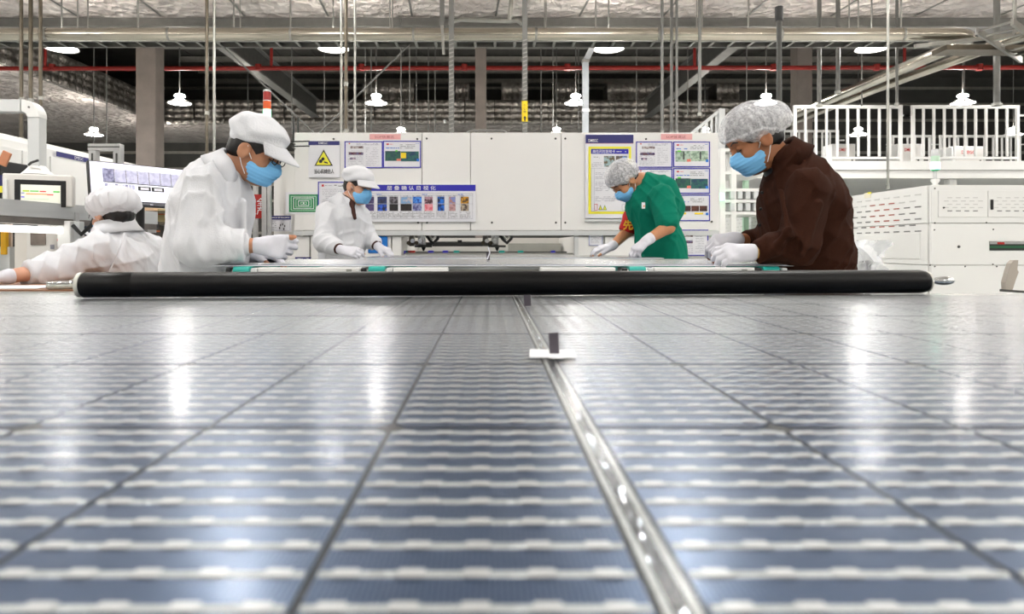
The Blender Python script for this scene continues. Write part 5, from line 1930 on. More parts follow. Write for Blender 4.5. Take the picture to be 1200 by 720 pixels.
COATW = fabric('white_work_cloth', (.83, .835, .85))
CAPW = fabric('white_cap_cloth', (.84, .845, .86), bscale=180)
BROWN = fabric('dark_brown_cloth', (.185, .092, .052), .95)
TGREEN = fabric('green_jersey', (.04, .45, .36), .85)
DARKCL = fabric('dark_trouser_cloth', (.12, .13, .17), .9)
MASK = fabric('blue_mask_fabric', (.50, .76, .95), .75, bump=.12)
GLOVE = fabric('white_knit_glove', (.86, .86, .89), .9, bump=.4, bscale=420)
UNDER = fabric('brown_undershirt', (.26, .17, .15), .9)
SHOE = mat('black_shoe', (.06, .06, .07), .5)
HAIR = mat('black_hair', (.055, .045, .042), .45, var=.35, scale=30, stretch=(1, 1, 6))
LOOP = mat('white_elastic', (.93, .93, .93), .7)


def skin_mat(name, c):
    m = mat(name, c, .5, var=.06, scale=20, bump=.03, bscale=90, spec=.35)
    b_ = m.node_tree.nodes['Principled BSDF']
    b_.inputs['Subsurface Weight'].default_value = .12
    b_.inputs['Subsurface Radius'].default_value = (.02, .008, .004)
    return m


def net_mat():
    m = bpy.data.materials.new('thin_hairnet')
    m.use_nodes = True
    nt = m.node_tree
    b_ = nt.nodes['Principled BSDF']
    b_.inputs['Base Color'].default_value = (.86, .86, .88, 1)
    b_.inputs['Roughness'].default_value = .8
    tc = nt.nodes.new('ShaderNodeTexCoord')
    n_ = nt.nodes.new('ShaderNodeTexNoise')
    n_.inputs['Scale'].default_value = 70
    n_.inputs['Detail'].default_value = 3
    n_.inputs['Distortion'].default_value = 1.2
    nt.links.new(tc.outputs['Object'], n_.inputs['Vector'])
    r = nt.nodes.new('ShaderNodeMapRange')
    r.inputs['From Min'].default_value = .35
    r.inputs['From Max'].default_value = .7
    r.inputs['To Min'].default_value = .30
    r.inputs['To Max'].default_value = .60
    nt.links.new(n_.outputs[0], r.inputs['Value'])
    nt.links.new(r.outputs[0], b_.inputs['Alpha'])
    return m


NET = net_mat()


def unit(v):
    v = np.asarray(v, float)
    return v / np.linalg.norm(v)


def rodr(v, ax_, a):
    """turn v about ax_ by a"""
    ax_ = unit(ax_)
    return v * math.cos(a) + np.cross(ax_, v) * math.sin(a) + ax_ * (ax_ @ v) * (1 - math.cos(a))


def hand(skin, glove, W, F_, U, right, curls, thumb, sc_=1.0, bare=(0, 1, 2, 3), thumb_bare=True):
    """palm, four fingers and a thumb; skin carries all of it, the glove all but the bare fingertips"""
    F_, U = unit(F_), unit(U)
    U = unit(U - F_ * (U @ F_))
    S = np.cross(U, F_) * (1 if right else -1)
    off = [.031, .0105, -.0105, -.030]
    kn = [.083, .088, .083, .074]
    ln = [(.040, .025, .020), (.044, .029, .021), (.041, .027, .020), (.032, .020, .018)]
    rad = [.0092, .0095, .009, .008]
    W = np.asarray(W, float)
    fields = [(skin, 0.0), (glove, .0022)]
    for fi in range(4):
        b0 = W + (F_ * .012 + S * off[fi] * .55) * sc_
        k0 = W + (F_ * kn[fi] + S * off[fi]) * sc_
        for fld, g in fields:
            fld.cone(b0, k0, .016 * sc_ + g, .0135 * sc_ + g, .012)
        p, dr = k0, F_ + S * off[fi] * 2.0
        dr = unit(dr)
        for j in range(3):
            dr = unit(rodr(dr, np.cross(F_, U), -curls[fi][j]))
            q = p + dr * ln[fi][j] * sc_
            r0, r1 = (rad[fi] - .0006 * j) * sc_, (rad[fi] - .0006 * (j + 1)) * sc_
            skin.cone(p, q, r0, r1, .004)
            if not (j == 2 and fi in bare):
                glove.cone(p, q if j < 2 or fi not in bare else p, r0 + .0022, r1 + .0022, .004)
            p = q
    p = W + (F_ * .022 + S * .024 - U * .006) * sc_
    dr = unit(F_ * thumb[0] + S * thumb[1] - U * thumb[2])
    bend = unit(np.cross(dr, -U + F_))
    for j, (L_, r0, r1) in enumerate(((.042, .0155, .0125), (.034, .0118, .0105), (.027, .0105, .0085))):
        q = p + dr * L_ * sc_
        skin.cone(p, q, r0 * sc_, r1 * sc_, .006)
        if not (j == 2 and thumb_bare):
            glove.cone(p, q, r0 * sc_ + .0022, r1 * sc_ + .0022, .006)
        p = q
        dr = unit(dr + F_ * .25 - U * .1)
    return S


class Person:
    def __init__(s, label, base, fwd, skin_col, sc_=1.0, group='workers in the hall'):
        s.t = thing('person', label, 'person', base, group)
        s.F = unit(A3([fwd[0], fwd[1], 0.0]))
        s.U = A3([0, 0, 1.0])
        s.L = np.cross(s.U, s.F)              # the person's left
        s.b = Field()
        s.sc = sc_
        s.skin = skin_col

    def head(s, ear_mid, pitch, yaw=0.0, roll=0.0, neck=None):
        """ear_mid: centre between the ears; pitch: nod in degrees"""
        f = rodr(s.F, s.U, math.radians(yaw))
        l = np.cross(s.U, f)
        f = rodr(f, l, math.radians(pitch))
        u = np.cross(f, l)
        l = rodr(l, f, math.radians(roll))
        u = np.cross(f, l)
        s.hf, s.hl, s.hu = f, l, u
        s.hc = np.asarray(ear_mid, float)
        s.HR = np.stack([f, l, u], 1)          # local -> world
        h, k = s.h, s.b
        z = s.sc
        k.ell(h(-.012, 0, .040), A3([.098, .077, .086]) * z, s.HR, .02)
        k.ell(h(.030, 0, -.030), A3([.064, .060, .085]) * z, s.HR, .03)
        k.ell(h(.055, 0, -.090), A3([.030, .032, .024]) * z, s.HR, .025)
        k.ell(h(.018, 0, -.072), A3([.058, .056, .036]) * z, s.HR, .02)
        k.ell(h(.060, 0, .038), A3([.034, .052, .026]) * z, s.HR, .02)      # brow
        for sgn in (-1, 1):
            k.ell(h(.098, sgn * .031, .014), A3([.018, .018, .013]) * z, s.HR, .014, 's')
            k.ell(h(.076, sgn * .031, .013), A3([.014, .0155, .0125]) * z, s.HR, .004)
            k.ell(h(.062, sgn * .044, -.024), A3([.026, .020, .022]) * z, s.HR, .02)   # cheek
            k.ell(h(-.006, sgn * .079, -.004), A3([.027, .010, .035]) * z, s.HR, .006)   # ear
            k.ell(h(-.001, sgn * .090, .002), A3([.014, .007, .020]) * z, s.HR, .006, 's')
        k.cone(h(.088, 0, .014), h(.112, 0, -.022), .0075 * z, .0125 * z, .012)
        for sgn in (-1, 1):
            k.ell(h(.098, sgn * .011, -.027), A3([.011, .008, .008]) * z, s.HR, .006)
        k.cone(h(.090, -.016, -.056), h(.090, .016, -.056), .008 * z, .008 * z, .008)
        k.cone(h(.088, -.014, -.068), h(.088, .014, -.068), .009 * z, .009 * z, .006)
        if neck is not None:
            k.cone(h(-.030, 0, -.045), neck, .056 * z, .060 * z, .03)

    def h(s, x, y, z):
        return s.hc + (s.hf * x + s.hl * y + s.hu * z) * s.sc

    def arm(s, sh, el, wr, r=(.050, .043, .041, .028)):
        s.b.cone(sh, el, r[0], r[1], .03)
        s.b.cone(el, wr, r[2], r[3], .02)

    def finish(s, res=.006):
        return s.b.build('body', s.skin, s.t, res)

    def face_details(s, lids=True):
        for sgn in (-1, 1):
            pts = [s.h(.0895, sgn * (.014 + .011 * i), .040 + .004 * math.sin(i * .9)) for i in range(4)]
            pts[0] = s.h(.096, sgn * .012, .036)
            pts[3] = s.h(.080, sgn * .048, .037)
            MB().tube(pts, .0035, 6, rs=[.002, .0038, .0036, .0015]).build('eyebrow', HAIR, s.t)
            pts = [s.h(.0885, sgn * .019, .0065), s.h(.0915, sgn * .027, .004), s.h(.0905, sgn * .036, .004), s.h(.083, sgn * .046, .008)]
            MB().tube(pts, .002, 6).build('eyelashes', HAIR, s.t)

    def mask(s, loops=True):
        f = Field()
        z = s.sc
        f.ell(s.h(.046, 0, -.048), A3([.072, .066, .058]) * z, s.HR, .01)
        f.cone(s.h(.095, 0, .000), s.h(.112, 0, -.030), .016 * z, .018 * z, .03)
        f.ell(s.h(.055, 0, -.088), A3([.048, .048, .030]) * z, s.HR, .02)
        f.plane(s.h(.095, 0, .004), s.hu * 1.0 + s.hf * .30, .006)
        f.plane(s.h(.016, 0, 0), -s.hf, .004)
        f.plane(s.h(.03, 0, -.112), -s.hu + .15 * s.hf, .006)
        hu, hc = s.hu, s.hc

        def pl(P_):
            w = (P_ - hc) @ hu
            return .0016 * np.sin(w * 420)
        f.fold = pl
        mk_ = f.build('face_mask', MASK, s.t, .0045)
        if loops:
            for sgn in (-1, 1):
                for a, b in (((.030, .066, -.022), (.004, .083, .020)), ((.026, .058, -.085), (-.012, .084, -.026))):
                    p0, p1 = s.h(a[0], sgn * a[1], a[2]), s.h(b[0], sgn * b[1], b[2])
                    md_ = (p0 + p1) / 2 + s.hl * sgn * .006
                    MB().tube([p0, md_, p1], .0019, 6).build('ear_loop', LOOP, mk_)
        return mk_

    def hair(s, front=.066, low=-.055):
        f = Field()
        f.ell(s.h(-.014, 0, .042), A3([.105, .084, .092]) * s.sc, s.HR)
        f.ell(s.h(-.050, 0, -.010), A3([.062, .072, .062]) * s.sc, s.HR, .02)
        f.plane(s.h(front, 0, .03), s.hf * .75 - s.hu * .55, .006)
        f.plane(s.h(0, 0, low), -s.hu, .01)
        for sgn in (-1, 1):
            f.ell(s.h(.014, sgn * .086, -.022), A3([.042, .03, .046]) * s.sc, s.HR, .006, 's')
        f.fold = folds(.003, 5, 3.0)
        return f.build('hair', HAIR, s.t, .006)

    def tubefold(s, pts, r):
        return pts


def px(x, y, d):
    q = P(x, y, d)
    return A3([q.x, q.y, q.z])


def collar_strip(per, name, m, centre, axis, rx, ry, drop, flare, a0, a1, lift=.03, th=.006, fwd=None, lat=None, dip=.03):
    """folded-down collar round the neck from angle a0 to a1 (0 = front)"""
    axis = unit(axis)
    f = unit(fwd - axis * (fwd @ axis))
    l = np.cross(axis, f)
    mb = MB()
    N = 22
    prof = [(0, 0), (.0, lift), (.010, lift + .008), (flare * .55, lift - drop * .45), (flare, lift - drop), (flare + th, lift - drop), (flare * .62, lift - drop * .35), (.014, lift + .018), (-th, lift + .010), (-th, 0)]
    vs, fs = [], []
    n_ = len(prof)
    for i in range(N + 1):
        a = math.radians(a0 + (a1 - a0) * i / N)
        d = f * math.cos(a) * rx + l * math.sin(a) * ry
        o = unit(d)
        low = -dip * max(0, math.cos(a)) ** 2
        for r, z in prof:
            vs.append(centre + d + o * r + axis * (z + low))
    for i in range(N):
        for k in range(n_):
            fs.append((i * n_ + k, i * n_ + (k + 1) % n_, (i + 1) * n_ + (k + 1) % n_, (i + 1) * n_ + k))
    fs.append(tuple(range(n_)))
    fs.append(tuple(N * n_ + k for k in reversed(range(n_))))
    mb.add(vs, fs, True)
    return mb.build(name, m, per.t)


def peaked_cap(s, tilt=0.0, seed=1, puff=1.0):
    f = Field()
    z = s.sc
    R_ = s.HR
    f.ell(s.h(-.014, 0, .078), A3([.116, .094, .070 * puff]) * z, R_)
    f.ell(s.h(-.062, 0, .062), A3([.072, .086, .066 * puff]) * z, R_, .03)
    f.ell(s.h(.0, 0, .045), A3([.108, .090, .050]) * z, R_, .02)
    f.plane(s.h(.05, 0, .046), -s.hu + s.hf * .26, .01)
    hu, hf, hc = s.hu, s.hf, s.hc

    def fold(P_):
        w = (P_ - hc) @ hu
        x_ = (P_ - hc) @ hf
        y_ = (P_ - hc) @ s.hl
        g = np.sin(w * 105 + 2.2 * np.sin(x_ * 24 + seed) + 1.2 * np.sin(y_ * 30)) * .5 + .5 * np.sin(w * 60 - x_ * 40 + 3 * y_ + seed)
        return .0058 * g
    f.fold = fold
    cap = f.build('cap', CAPW, s.t, .005)
    # brim: a curved, downward visor
    mb = MB()
    vs, fs = [], []
    NA, NR = 18, 6
    for side in (0, 1):
        for j in range(NR + 1):
            t_ = j / NR
            for i in range(NA + 1):
                a = math.radians(-58 + 116 * i / NA)
                rx, ry = .104 + .084 * t_ * max(0, math.cos(a)) ** .6, .090 + .010 * t_
                x_, y_ = rx * math.cos(a), ry * math.sin(a)
                zz = .066 - .036 * t_ - .25 * (abs(y_) ** 2) / .09 * .3 - side * .006
                vs.append(s.h(x_ - .004, y_, zz))
    n1 = (NR + 1) * (NA + 1)
    for j in range(NR):
        for i in range(NA):
            q = j * (NA + 1) + i
            fs.append((q, q + 1, q + NA + 2, q + NA + 1))
            fs.append((n1 + q, n1 + q + NA + 1, n1 + q + NA + 2, n1 + q + 1))
    for i in range(NA):
        q = NR * (NA + 1) + i
        fs.append((q, q + 1, n1 + q + 1, n1 + q))
    mb.add(vs, fs, True).build('brim', CAPW, cap)
    return cap


def hairnet(s, sag=.03, seed=2, back=1.0):
    f = Field()
    z = s.sc
    f.ell(s.h(-.012, 0, .056), A3([.122, .102, .098]) * z, s.HR)
    f.ell(s.h(-.080 * back, 0, .035), A3([.088, .086, .080]) * z, s.HR, .03)
    f.plane(s.h(.088, 0, .048), s.hf * .62 - s.hu * .80, .012)
    f.plane(s.h(-.02, 0, -.030), -s.hu * .9 - s.hf * .1, .012)
    for sgn in (-1, 1):
        f.ell(s.h(.0, sgn * .105, -.03), A3([.05, .04, .045]) * z, s.HR, .01, 's')
    hl, hc, hu, hf = s.hl, s.hc, s.hu, s.hf

    def fold(P_):
        q = P_ - hc
        a = np.arctan2(q @ hl, q @ hf + .02)
        e = np.arctan2(q @ hu, np.hypot(q @ hl, q @ hf))
        w = np.sin(a * 19 + 2.0 * np.sin(e * 5 + seed)) + .7 * np.sin(a * 31 - e * 7 + seed)
        return .0017 * w
    f.fold = fold
    net = f.build('hairnet', NET, s.t, .005)
    # elastic edge
    pts = []
    for i in range(25):
        a = -math.pi + 2 * math.pi * i / 24
        x_, y_ = .104 * math.cos(a) - .012, .088 * math.sin(a)
        zz = .036 + (.022 if math.cos(a) > 0 else .066) * math.cos(a)
        pts.append(s.h(x_, y_, zz))
    MB().tube(pts, .004, 6, cap=False).build('elastic_edge', LOOP, net)
    return net


def legs(s, pel, feet, colour, knee_f=.02, knees=None):
    """legs of the body plus trousers and shoes"""
    tr = Field()
    pel = A3(pel)
    s.b.cone(pel + s.L * .05, pel - s.L * .05, .09, .09, .03)
    tr.cone(pel + s.L * .05, pel - s.L * .05, .128, .128, .03)
    for sgn, ft in zip((1, -1), feet):
        hip = pel + s.L * .085 * sgn + A3([0, 0, -.05])
        ft = A3(ft)
        ank = ft + A3([0, 0, .075])
        kn = (hip + ank) / 2 + s.F * knee_f if knees is None else A3(knees[0 if sgn > 0 else 1])
        s.b.cone(hip, kn, .078, .052, .03)
        s.b.cone(kn, ank, .050, .034, .02)
        s.b.cone(ank - s.F * .02 - A3([0, 0, .04]), ank + s.F * .14 - A3([0, 0, .05]), .030, .022, .02)
        tr.cone(hip, kn, .096, .075, .04)
        tr.cone(kn, ank + A3([0, 0, .01]), .073, .062, .03)
        sh_ = Field()
        sh_.cone(ank - s.F * .03 - A3([0, 0, .035]), ank + s.F * .15 - A3([0, 0, .042]), .040, .034, .02, lat=s.L, f=1.15)
        sh_.cone(ank - A3([0, 0, .03]), ank + A3([0, 0, .01]), .042, .045, .02)
        sh_.plane(ft + A3([0, 0, .002]), (0, 0, -1), .004)
        sh_.build('shoe', SHOE, s.t, .010)
    tr.fold = folds(.006, 11, .8)
    tr.build('trousers', colour, s.t, .012)


SKA = skin_mat('tan_skin', (.70, .50, .38))
SKB = skin_mat('warm_brown_skin', (.62, .41, .28))
SKC = skin_mat('light_skin', (.80, .61, .51))
SKD = skin_mat('olive_skin', (.72, .51, .37))

# ---------------------------------------------------------------- tall worker in white, left of the middle module
d0 = 2.85
pA = Person('tall worker in a white coat and peaked cap bending over the nearer module', (px(240, 0, d0)[0], d0, 0), (1, -.10), SKA, 1.06)
neckA = px(268, 200, d0)
pA.head(px(300, 179, d0), 27, yaw=-4, neck=neckA)
pelA = A3([px(238, 0, d0)[0], d0 + .02, .86])
chest = px(252, 240, d0)
b = pA.b
b.cone(neckA - A3([.02, 0, .04]), chest, .06, .095, .04, lat=pA.L, f=1.3)
b.cone(chest, pelA, .095, .10, .06, lat=pA.L, f=1.3)
shR, elR, wrR = px(240, 216, 2.68), px(229, 288, 2.62), px(305, 288, 2.66)
shL, elL, wrL = px(266, 214, 3.04), px(256, 287, 3.10), px(300, 301, 2.98)
pA.arm(shR, elR, wrR)
pA.arm(shL, elL, wrL)
gr, gl_ = Field(), Field()
wcut = lambda W_, e_: None
hand(b, gr, wrR, (1, .12, -.10), (.12, -1, .12), True, [(.55, .75, .4), (.75, .8, .4), (.9, .8, .4), (1.0, .8, .4)], (.95, .25, -.1), 1.02, bare=(0, 3))
hand(b, gl_, wrL, (1, -.25, -.05), (.1, .2, 1), False, [(.25, .4, .3), (.3, .45, .3), (.35, .5, .3), (.4, .5, .3)], (.8, .5, .3), 1.0)
gr.cone(wrR + unit(elR - wrR) * .012, wrR + A3([.02, 0, 0]), .032, .030, .012)
gl_.cone(wrL + unit(elL - wrL) * .012, wrL + A3([.02, 0, 0]), .032, .030, .012)
legs(pA, pelA, [(pelA[0] - .02, d0 + .14, 0), (pelA[0] + .04, d0 - .12, 0)], DARKCL)
pA.finish(.0055)
gr.build('glove', GLOVE, pA.t, .004)
gl_.build('glove', GLOVE, pA.t, .004)
pA.face_details()
pA.mask()
pA.hair()
peaked_cap(pA, seed=1)
# glasses rim under the brim
for sg in (-1, 1):
    MB().tube([pA.h(.104, sg * .012, .016), pA.h(.108, sg * .03, .022), pA.h(.104, sg * .05, .016), pA.h(.104, sg * .05, .0), pA.h(.108, sg * .03, -.006), pA.h(.104, sg * .012, .0), pA.h(.104, sg * .012, .016)], .0022, 6).build('glasses_rim', BLACK, pA.t)
coat = Field()
up = px(262, 207, d0)
coat.cone(up, chest, .075, .140, .05, lat=pA.L, f=1.36)
coat.cone(chest, px(244, 292, d0), .140, .145, .06, lat=pA.L, f=1.22)
coat.cone(px(244, 292, d0), A3([px(234, 0, d0)[0] - .02, d0, .66]), .145, .160, .06, lat=pA.L, f=1.2)
coat.cone(px(243, 212, 2.84), px(232, 246, 2.86), .090, .105, .05)
coat.cone(shR, elR + (elR - shR) * .02, .074, .070, .03)
coat.cone(elR, elR + (wrR - elR) * .62, .070, .056, .025)
coat.cone(elR + A3([.02, .02, -.004]), elR + (wrR - elR) * .45, .070, .062, .025)
coat.cone(shL, elL, .076, .070, .04)
coat.cone(elL, elL + (wrL - elL) * .75, .070, .054, .03)
coat.plane(A3([0, 0, .67]), (0, 0, -1), .01)
for a_, b_ in ((px(258, 248, 2.63), px(236, 298, 2.56)), (px(252, 268, 2.61), px(280, 290, 2.60)), (px(222, 250, 2.63), px(236, 296, 2.56)), (px(284, 240, 2.76), px(288, 306, 2.76)), (px(232, 300, 2.57), px(272, 302, 2.60))):
    coat.cone(a_, b_, .012, .009, .025)
coat.fold = folds(.0075, 21, 1.0)
ct = coat.build('coat', COATW, pA.t, .006)
cu = Field()
ca = elR + (wrR - elR) * .55
cb = elR + (wrR - elR) * .76
cu.cone(ca, cb, .068, .066, .0)
cu.plane(cb + unit(wrR - elR) * .004, wrR - elR, .006)
cu.plane(ca, elR - wrR, .006)
cu.fold = folds(.003, 3, 1.5)
cu.build('rolled_cuff', COATW, pA.t, .005)
collar_strip(pA, 'collar', COATW, px(271, 201, d0), px(290, 180, d0) - px(266, 205, d0),   .072, .080, .065, .048, 28, 332, lift=.035, fwd=pA.F, dip=.06)

# ---------------------------------------------------------------- worker in brown, right of the middle module
pB = Person('worker in a dark brown jacket and hairnet leaning in from the right, white gloves', (px(948, 0, d0)[0], d0, 0), (-1, -.08), SKB, 1.06)
neckB = px(918, 193, d0)
pB.head(px(884, 166, d0), 33, neck=neckB)
chest = px(938, 238, d0)
pelB = A3([px(950, 0, d0)[0], d0 + .02, .88])
b = pB.b
b.cone(neckB - A3([-.02, 0, .04]), chest, .06, .10, .04, lat=pB.L, f=1.3)
b.cone(chest, pelB, .10, .105, .06, lat=pB.L, f=1.3)
shL, elL, wrL = px(946, 222, 2.66), px(936, 287, 2.60), px(880, 296.5, 2.60)
shR, elR, wrR = px(918, 222, 3.04), px(905, 286, 3.06), px(862, 281, 2.93)
pB.arm(shL, elL, wrL)
pB.arm(shR, elR, wrR)
gl_, gr = Field(), Field()
hand(b, gl_, wrL, (-1, .10, .00), (-.05, -.75, .65), False, [(.5, .7, .5), (.6, .8, .5), (.65, .8, .5), (.7, .8, .5)], (.85, .3, .35), 1.0, bare=(0, 1))
hand(b, gr, wrR, (-1, -.10, -.10), (-.1, -.55, .8), True, [(.7, .9, .6), (.75, .9, .6), (.8, .9, .6), (.85, .9, .6)], (.8, .3, .5), 1.04)
gl_.cone(wrL + unit(elL - wrL) * .004, wrL - A3([.03, 0, 0]), .034, .032, .012)
gr.cone(wrR + unit(elR - wrR) * .006, wrR - A3([.02, 0, 0]), .034, .032, .012)
legs(pB, pelB, [(pelB[0] + .0, d0 - .12, 0), (pelB[0] - .04, d0 + .14, 0)], DARKCL)
pB.finish(.0055)
gl_.build('glove', GLOVE, pB.t, .004)
gr.build('glove', GLOVE, pB.t, .004)
MB().tube([wrL + unit(elL - wrL) * .018 + A3([0, .034 * math.cos(a), .034 * math.sin(a)]) for a in np.linspace(0, 6.283, 20)], .0025, 6).build('bracelet', mat('gold_bracelet', (.80, .62, .30), .3, .9), pB.t)
pB.face_details()
pB.mask()
pB.hair()
hairnet(pB, seed=2, back=1.15)
coat = Field()
up = px(922, 193, d0)
coat.cone(up, chest, .084, .150, .05, lat=pB.L, f=1.36)
coat.cone(chest, px(943, 292, d0), .150, .158, .06, lat=pB.L, f=1.18)
coat.cone(px(943, 292, d0), A3([px(955, 0, d0)[0] + .02, d0, .68]), .158, .170, .06, lat=pB.L, f=1.18)
coat.cone(px(946, 208, 2.84), px(958, 240, 2.86), .092, .108, .05)
coat.cone(shL, elL, .078, .072, .03)
coat.cone(elL, elL + (wrL - elL) * .86, .070, .044, .025)
coat.cone(shR, elR, .080, .070, .04)
coat.cone(elR, elR + (wrR - elR) * .62, .070, .048, .03)
coat.plane(elL + (wrL - elL) * .90, wrL - elL, .006)
coat.plane(A3([0, 0, .69]), (0, 0, -1), .01)
for a_, b_ in ((px(915, 225, 2.62), px(925, 275, 2.52)), (px(960, 240, 2.56), px(940, 300, 2.50)), (px(925, 268, 2.50), px(905, 296, 2.54))):
    coat.cone(a_, b_, .012, .009, .025)
coat.fold = folds(.0075, 33, 1.0)
coat.build('jacket', BROWN, pB.t, .006)
ucu = Field()
e_ = unit(wrR - elR)
ucu.cone(elR + (wrR - elR) * .55, elR + (wrR - elR) * .70, .044, .040, .01)
ucu.plane(elR + (wrR - elR) * .72, e_, .004)
ucu.build('inner_cuff', BLACK, pB.t, .006)
collar_strip(pB, 'collar', BROWN, px(921, 190, d0), px(905, 172, d0) - px(930, 200, d0), .076, .082, .060, .040, 25, 335, lift=.045, fwd=pB.F, dip=.06)
inner = Field()
inner.cone(px(911, 187, d0), px(920, 200, d0), .070, .086, .02)
inner.plane(px(911, 187, d0), px(905, 172, d0) - px(930, 200, d0), .004)
inner.build('undershirt', BLACK, pB.t, .007)
# jacket front edge with its buttons and a chest pocket flap
for k in range(4):
    q = px(893 - k * 1.5, 226 + k * 19, 2.79)
    MB().lathe([(.007, 0), (.006, .003)], q, 10, Matrix.Rotation(math.radians(90), 3, 'X')).build('button', BLACK, pB.t)

# ---------------------------------------------------------------- far worker in white with dark collar
d1 = 4.72
pC = Person('farther worker in a white coat over a brown shirt, in a peaked cap', (px(405, 0, d1)[0], d1, 0), (.80, -.60), SKC, .99)
neckC = px(408, 237, d1)
pC.head(px(420, 219, d1), 15, yaw=2, neck=neckC)
chest = px(403, 258, d1)
pelC = A3([px(400, 0, d1)[0], d1 + .06, .86])
b = pC.b
b.cone(neckC - A3([0, 0, .04]), chest, .052, .078, .04, lat=pC.L, f=1.3)
b.cone(chest, pelC, .078, .09, .06, lat=pC.L, f=1.3)
R_, L_ = -pC.L, pC.L
shR, elR, wrR = chest + R_ * .150 + A3([0, 0, .05]), px(379, 283, 4.50), px(401, 293.5, 4.36)
shL, elL, wrL = chest + L_ * .14 + A3([0.01, 0, .045]), px(430, 277, 4.82), px(444, 290, 4.70)
pC.arm(shR, elR, wrR, (.045, .038, .036, .025))
pC.arm(shL, elL, wrL, (.045, .038, .036, .025))
gr, gl_ = Field(), Field()
hand(b, gr, wrR, (.85, -.1, -.12), (.0, -.75, .65), True, [(.35, .6, .4), (.4, .65, .4), (.45, .7, .4), (.5, .7, .4)], (.8, .45, .35), .95)
hand(b, gl_, wrL, (.8, -.4, -.3), (.4, -.3, .8), False, [(.4, .6, .4), (.4, .65, .4), (.45, .7, .4), (.5, .7, .4)], (.8, .45, .35), .95)
gr.cone(wrR + unit(elR - wrR) * .02, wrR, .031, .030, .012)
gl_.cone(wrL + unit(elL - wrL) * .02, wrL, .031, .030, .012)
legs(pC, pelC, [(pelC[0] + .06, d1 + .2, 0), (pelC[0] - .04, d1 - .02, 0)], DARKCL)
pC.finish(.0065)
gr.build('glove', GLOVE, pC.t, .0045)
gl_.build('glove', GLOVE, pC.t, .0045)
pC.face_details()
pC.mask()
pC.hair()
peaked_cap(pC, seed=3, puff=.92)
coat = Field()
coat.cone(px(406, 240, d1), chest, .074, .116, .05, lat=pC.L, f=1.38)
coat.cone(chest, px(401, 290, d1), .112, .120, .06, lat=pC.L, f=1.24)
coat.cone(px(401, 290, d1), A3([pelC[0] - .03, pelC[1], .66]), .120, .145, .06, lat=pC.L, f=1.22)
coat.cone(shR, elR, .064, .062, .03)
coat.cone(elR, elR + (wrR - elR) * .62, .064, .056, .025)
coat.cone(shL, elL, .062, .060, .03)
coat.cone(elL, elL + (wrL - elL) * .55, .060, .052, .025)
coat.plane(A3([0, 0, .67]), (0, 0, -1), .01)
coat.fold = folds(.0075, 41, 1.0)
coat.build('coat', COATW, pC.t, .007)
for e_, w_ in ((elR, wrR), (elL, wrL)):
    cu = Field()
    cu.cone(e_ + (w_ - e_) * .5, e_ + (w_ - e_) * .86, .040, .036, .01)
    cu.plane(e_ + (w_ - e_) * .88, w_ - e_, .004)
    cu.build('brown_cuff', UNDER, pC.t, .007)
collar_strip(pC, 'collar', COATW, px(407, 240, d1), unit(px(418, 222, d1) - px(405, 243, d1)), .068, .078, .07, .055, 30, 330, lift=.03, fwd=pC.F, dip=.07)
inner = Field()
inner.cone(px(410, 234, d1), px(406, 246, d1), .064, .072, .02)
inner.cone(px(412, 240, d1 - .06), px(416, 256, d1 - .105), .020, .012, .02)
inner.plane(px(411, 232, d1), unit(px(418, 222, d1) - px(405, 243, d1)), .004)
inner.build('undershirt', UNDER, pC.t, .007)

# ---------------------------------------------------------------- worker in green
pD = Person('worker in a green short-sleeved shirt with a red armband and hairnet, bowing over the module', (px(772, 0, d1)[0], d1, 0), (-.96, -.28), SKD, 1.0)
neckD = px(752, 212, d1)
pD.head(px(732, 213, d1), 50, yaw=4, neck=neckD)
chest = px(762, 240, d1)
pelD = A3([px(778, 0, d1)[0], d1 + .04, .88])
b = pD.b
b.cone(neckD + A3([.02, 0, -.03]), chest, .06, .10, .04, lat=pD.L, f=1.3)
b.cone(chest, pelD, .10, .10, .06, lat=pD.L, f=1.3)
shL, elL, wrL = px(776, 230, 4.52), px(783, 266, 4.42), px(758, 282, 4.38)
shR, elR, wrR = px(750, 234, 4.86), px(737, 270, 4.86), px(717, 289, 4.78)
pD.arm(shL, elL, wrL, (.050, .043, .043, .029))
pD.arm(shR, elR, wrR, (.050, .043, .042, .028))
gl_, gr = Field(), Field()
hand(b, gl_, wrL, (-.72, -.15, -.62), (-.62, -.45, .65), False, [(.45, .7, .4), (.5, .75, .4), (.55, .8, .4), (.6, .8, .4)], (.8, .35, .4), 1.08)
hand(b, gr, wrR, (-1, -.15, -.15), (-.15, -.3, .95), True, [(.25, .4, .3), (.3, .45, .3), (.3, .5, .3), (.35, .5, .3)], (.85, .35, .2), 1.02)
gl_.cone(wrL + unit(elL - wrL) * .03, wrL, .036, .034, .012)
gr.cone(wrR + unit(elR - wrR) * .02, wrR, .034, .032, .012)
legs(pD, pelD, [(pelD[0] + .04, d1 - .10, 0), (pelD[0], d1 + .18, 0)], DARKCL)
pD.finish(.0065)
gl_.build('glove', GLOVE, pD.t, .0045)
gr.build('glove', GLOVE, pD.t, .0045)
pD.face_details()
pD.mask()
pD.hair()
hairnet(pD, seed=6, back=.75)
sh_ = Field()
sh_.cone(px(760, 217, d1), chest, .085, .145, .05, lat=pD.L, f=1.34)
sh_.cone(chest, px(774, 286, d1), .138, .142, .06, lat=pD.L, f=1.22)
sh_.cone(px(774, 286, d1), A3([pelD[0] + .05, pelD[1], .74]), .142, .158, .06, lat=pD.L, f=1.22)
sh_.cone(px(778, 222, 4.66), px(785, 244, 4.70), .09, .10, .05)
sh_.cone(shL, shL + (elL - shL) * .82, .078, .072, .04)
sh_.cone(shR, shR + (elR - shR) * .55, .070, .062, .04)
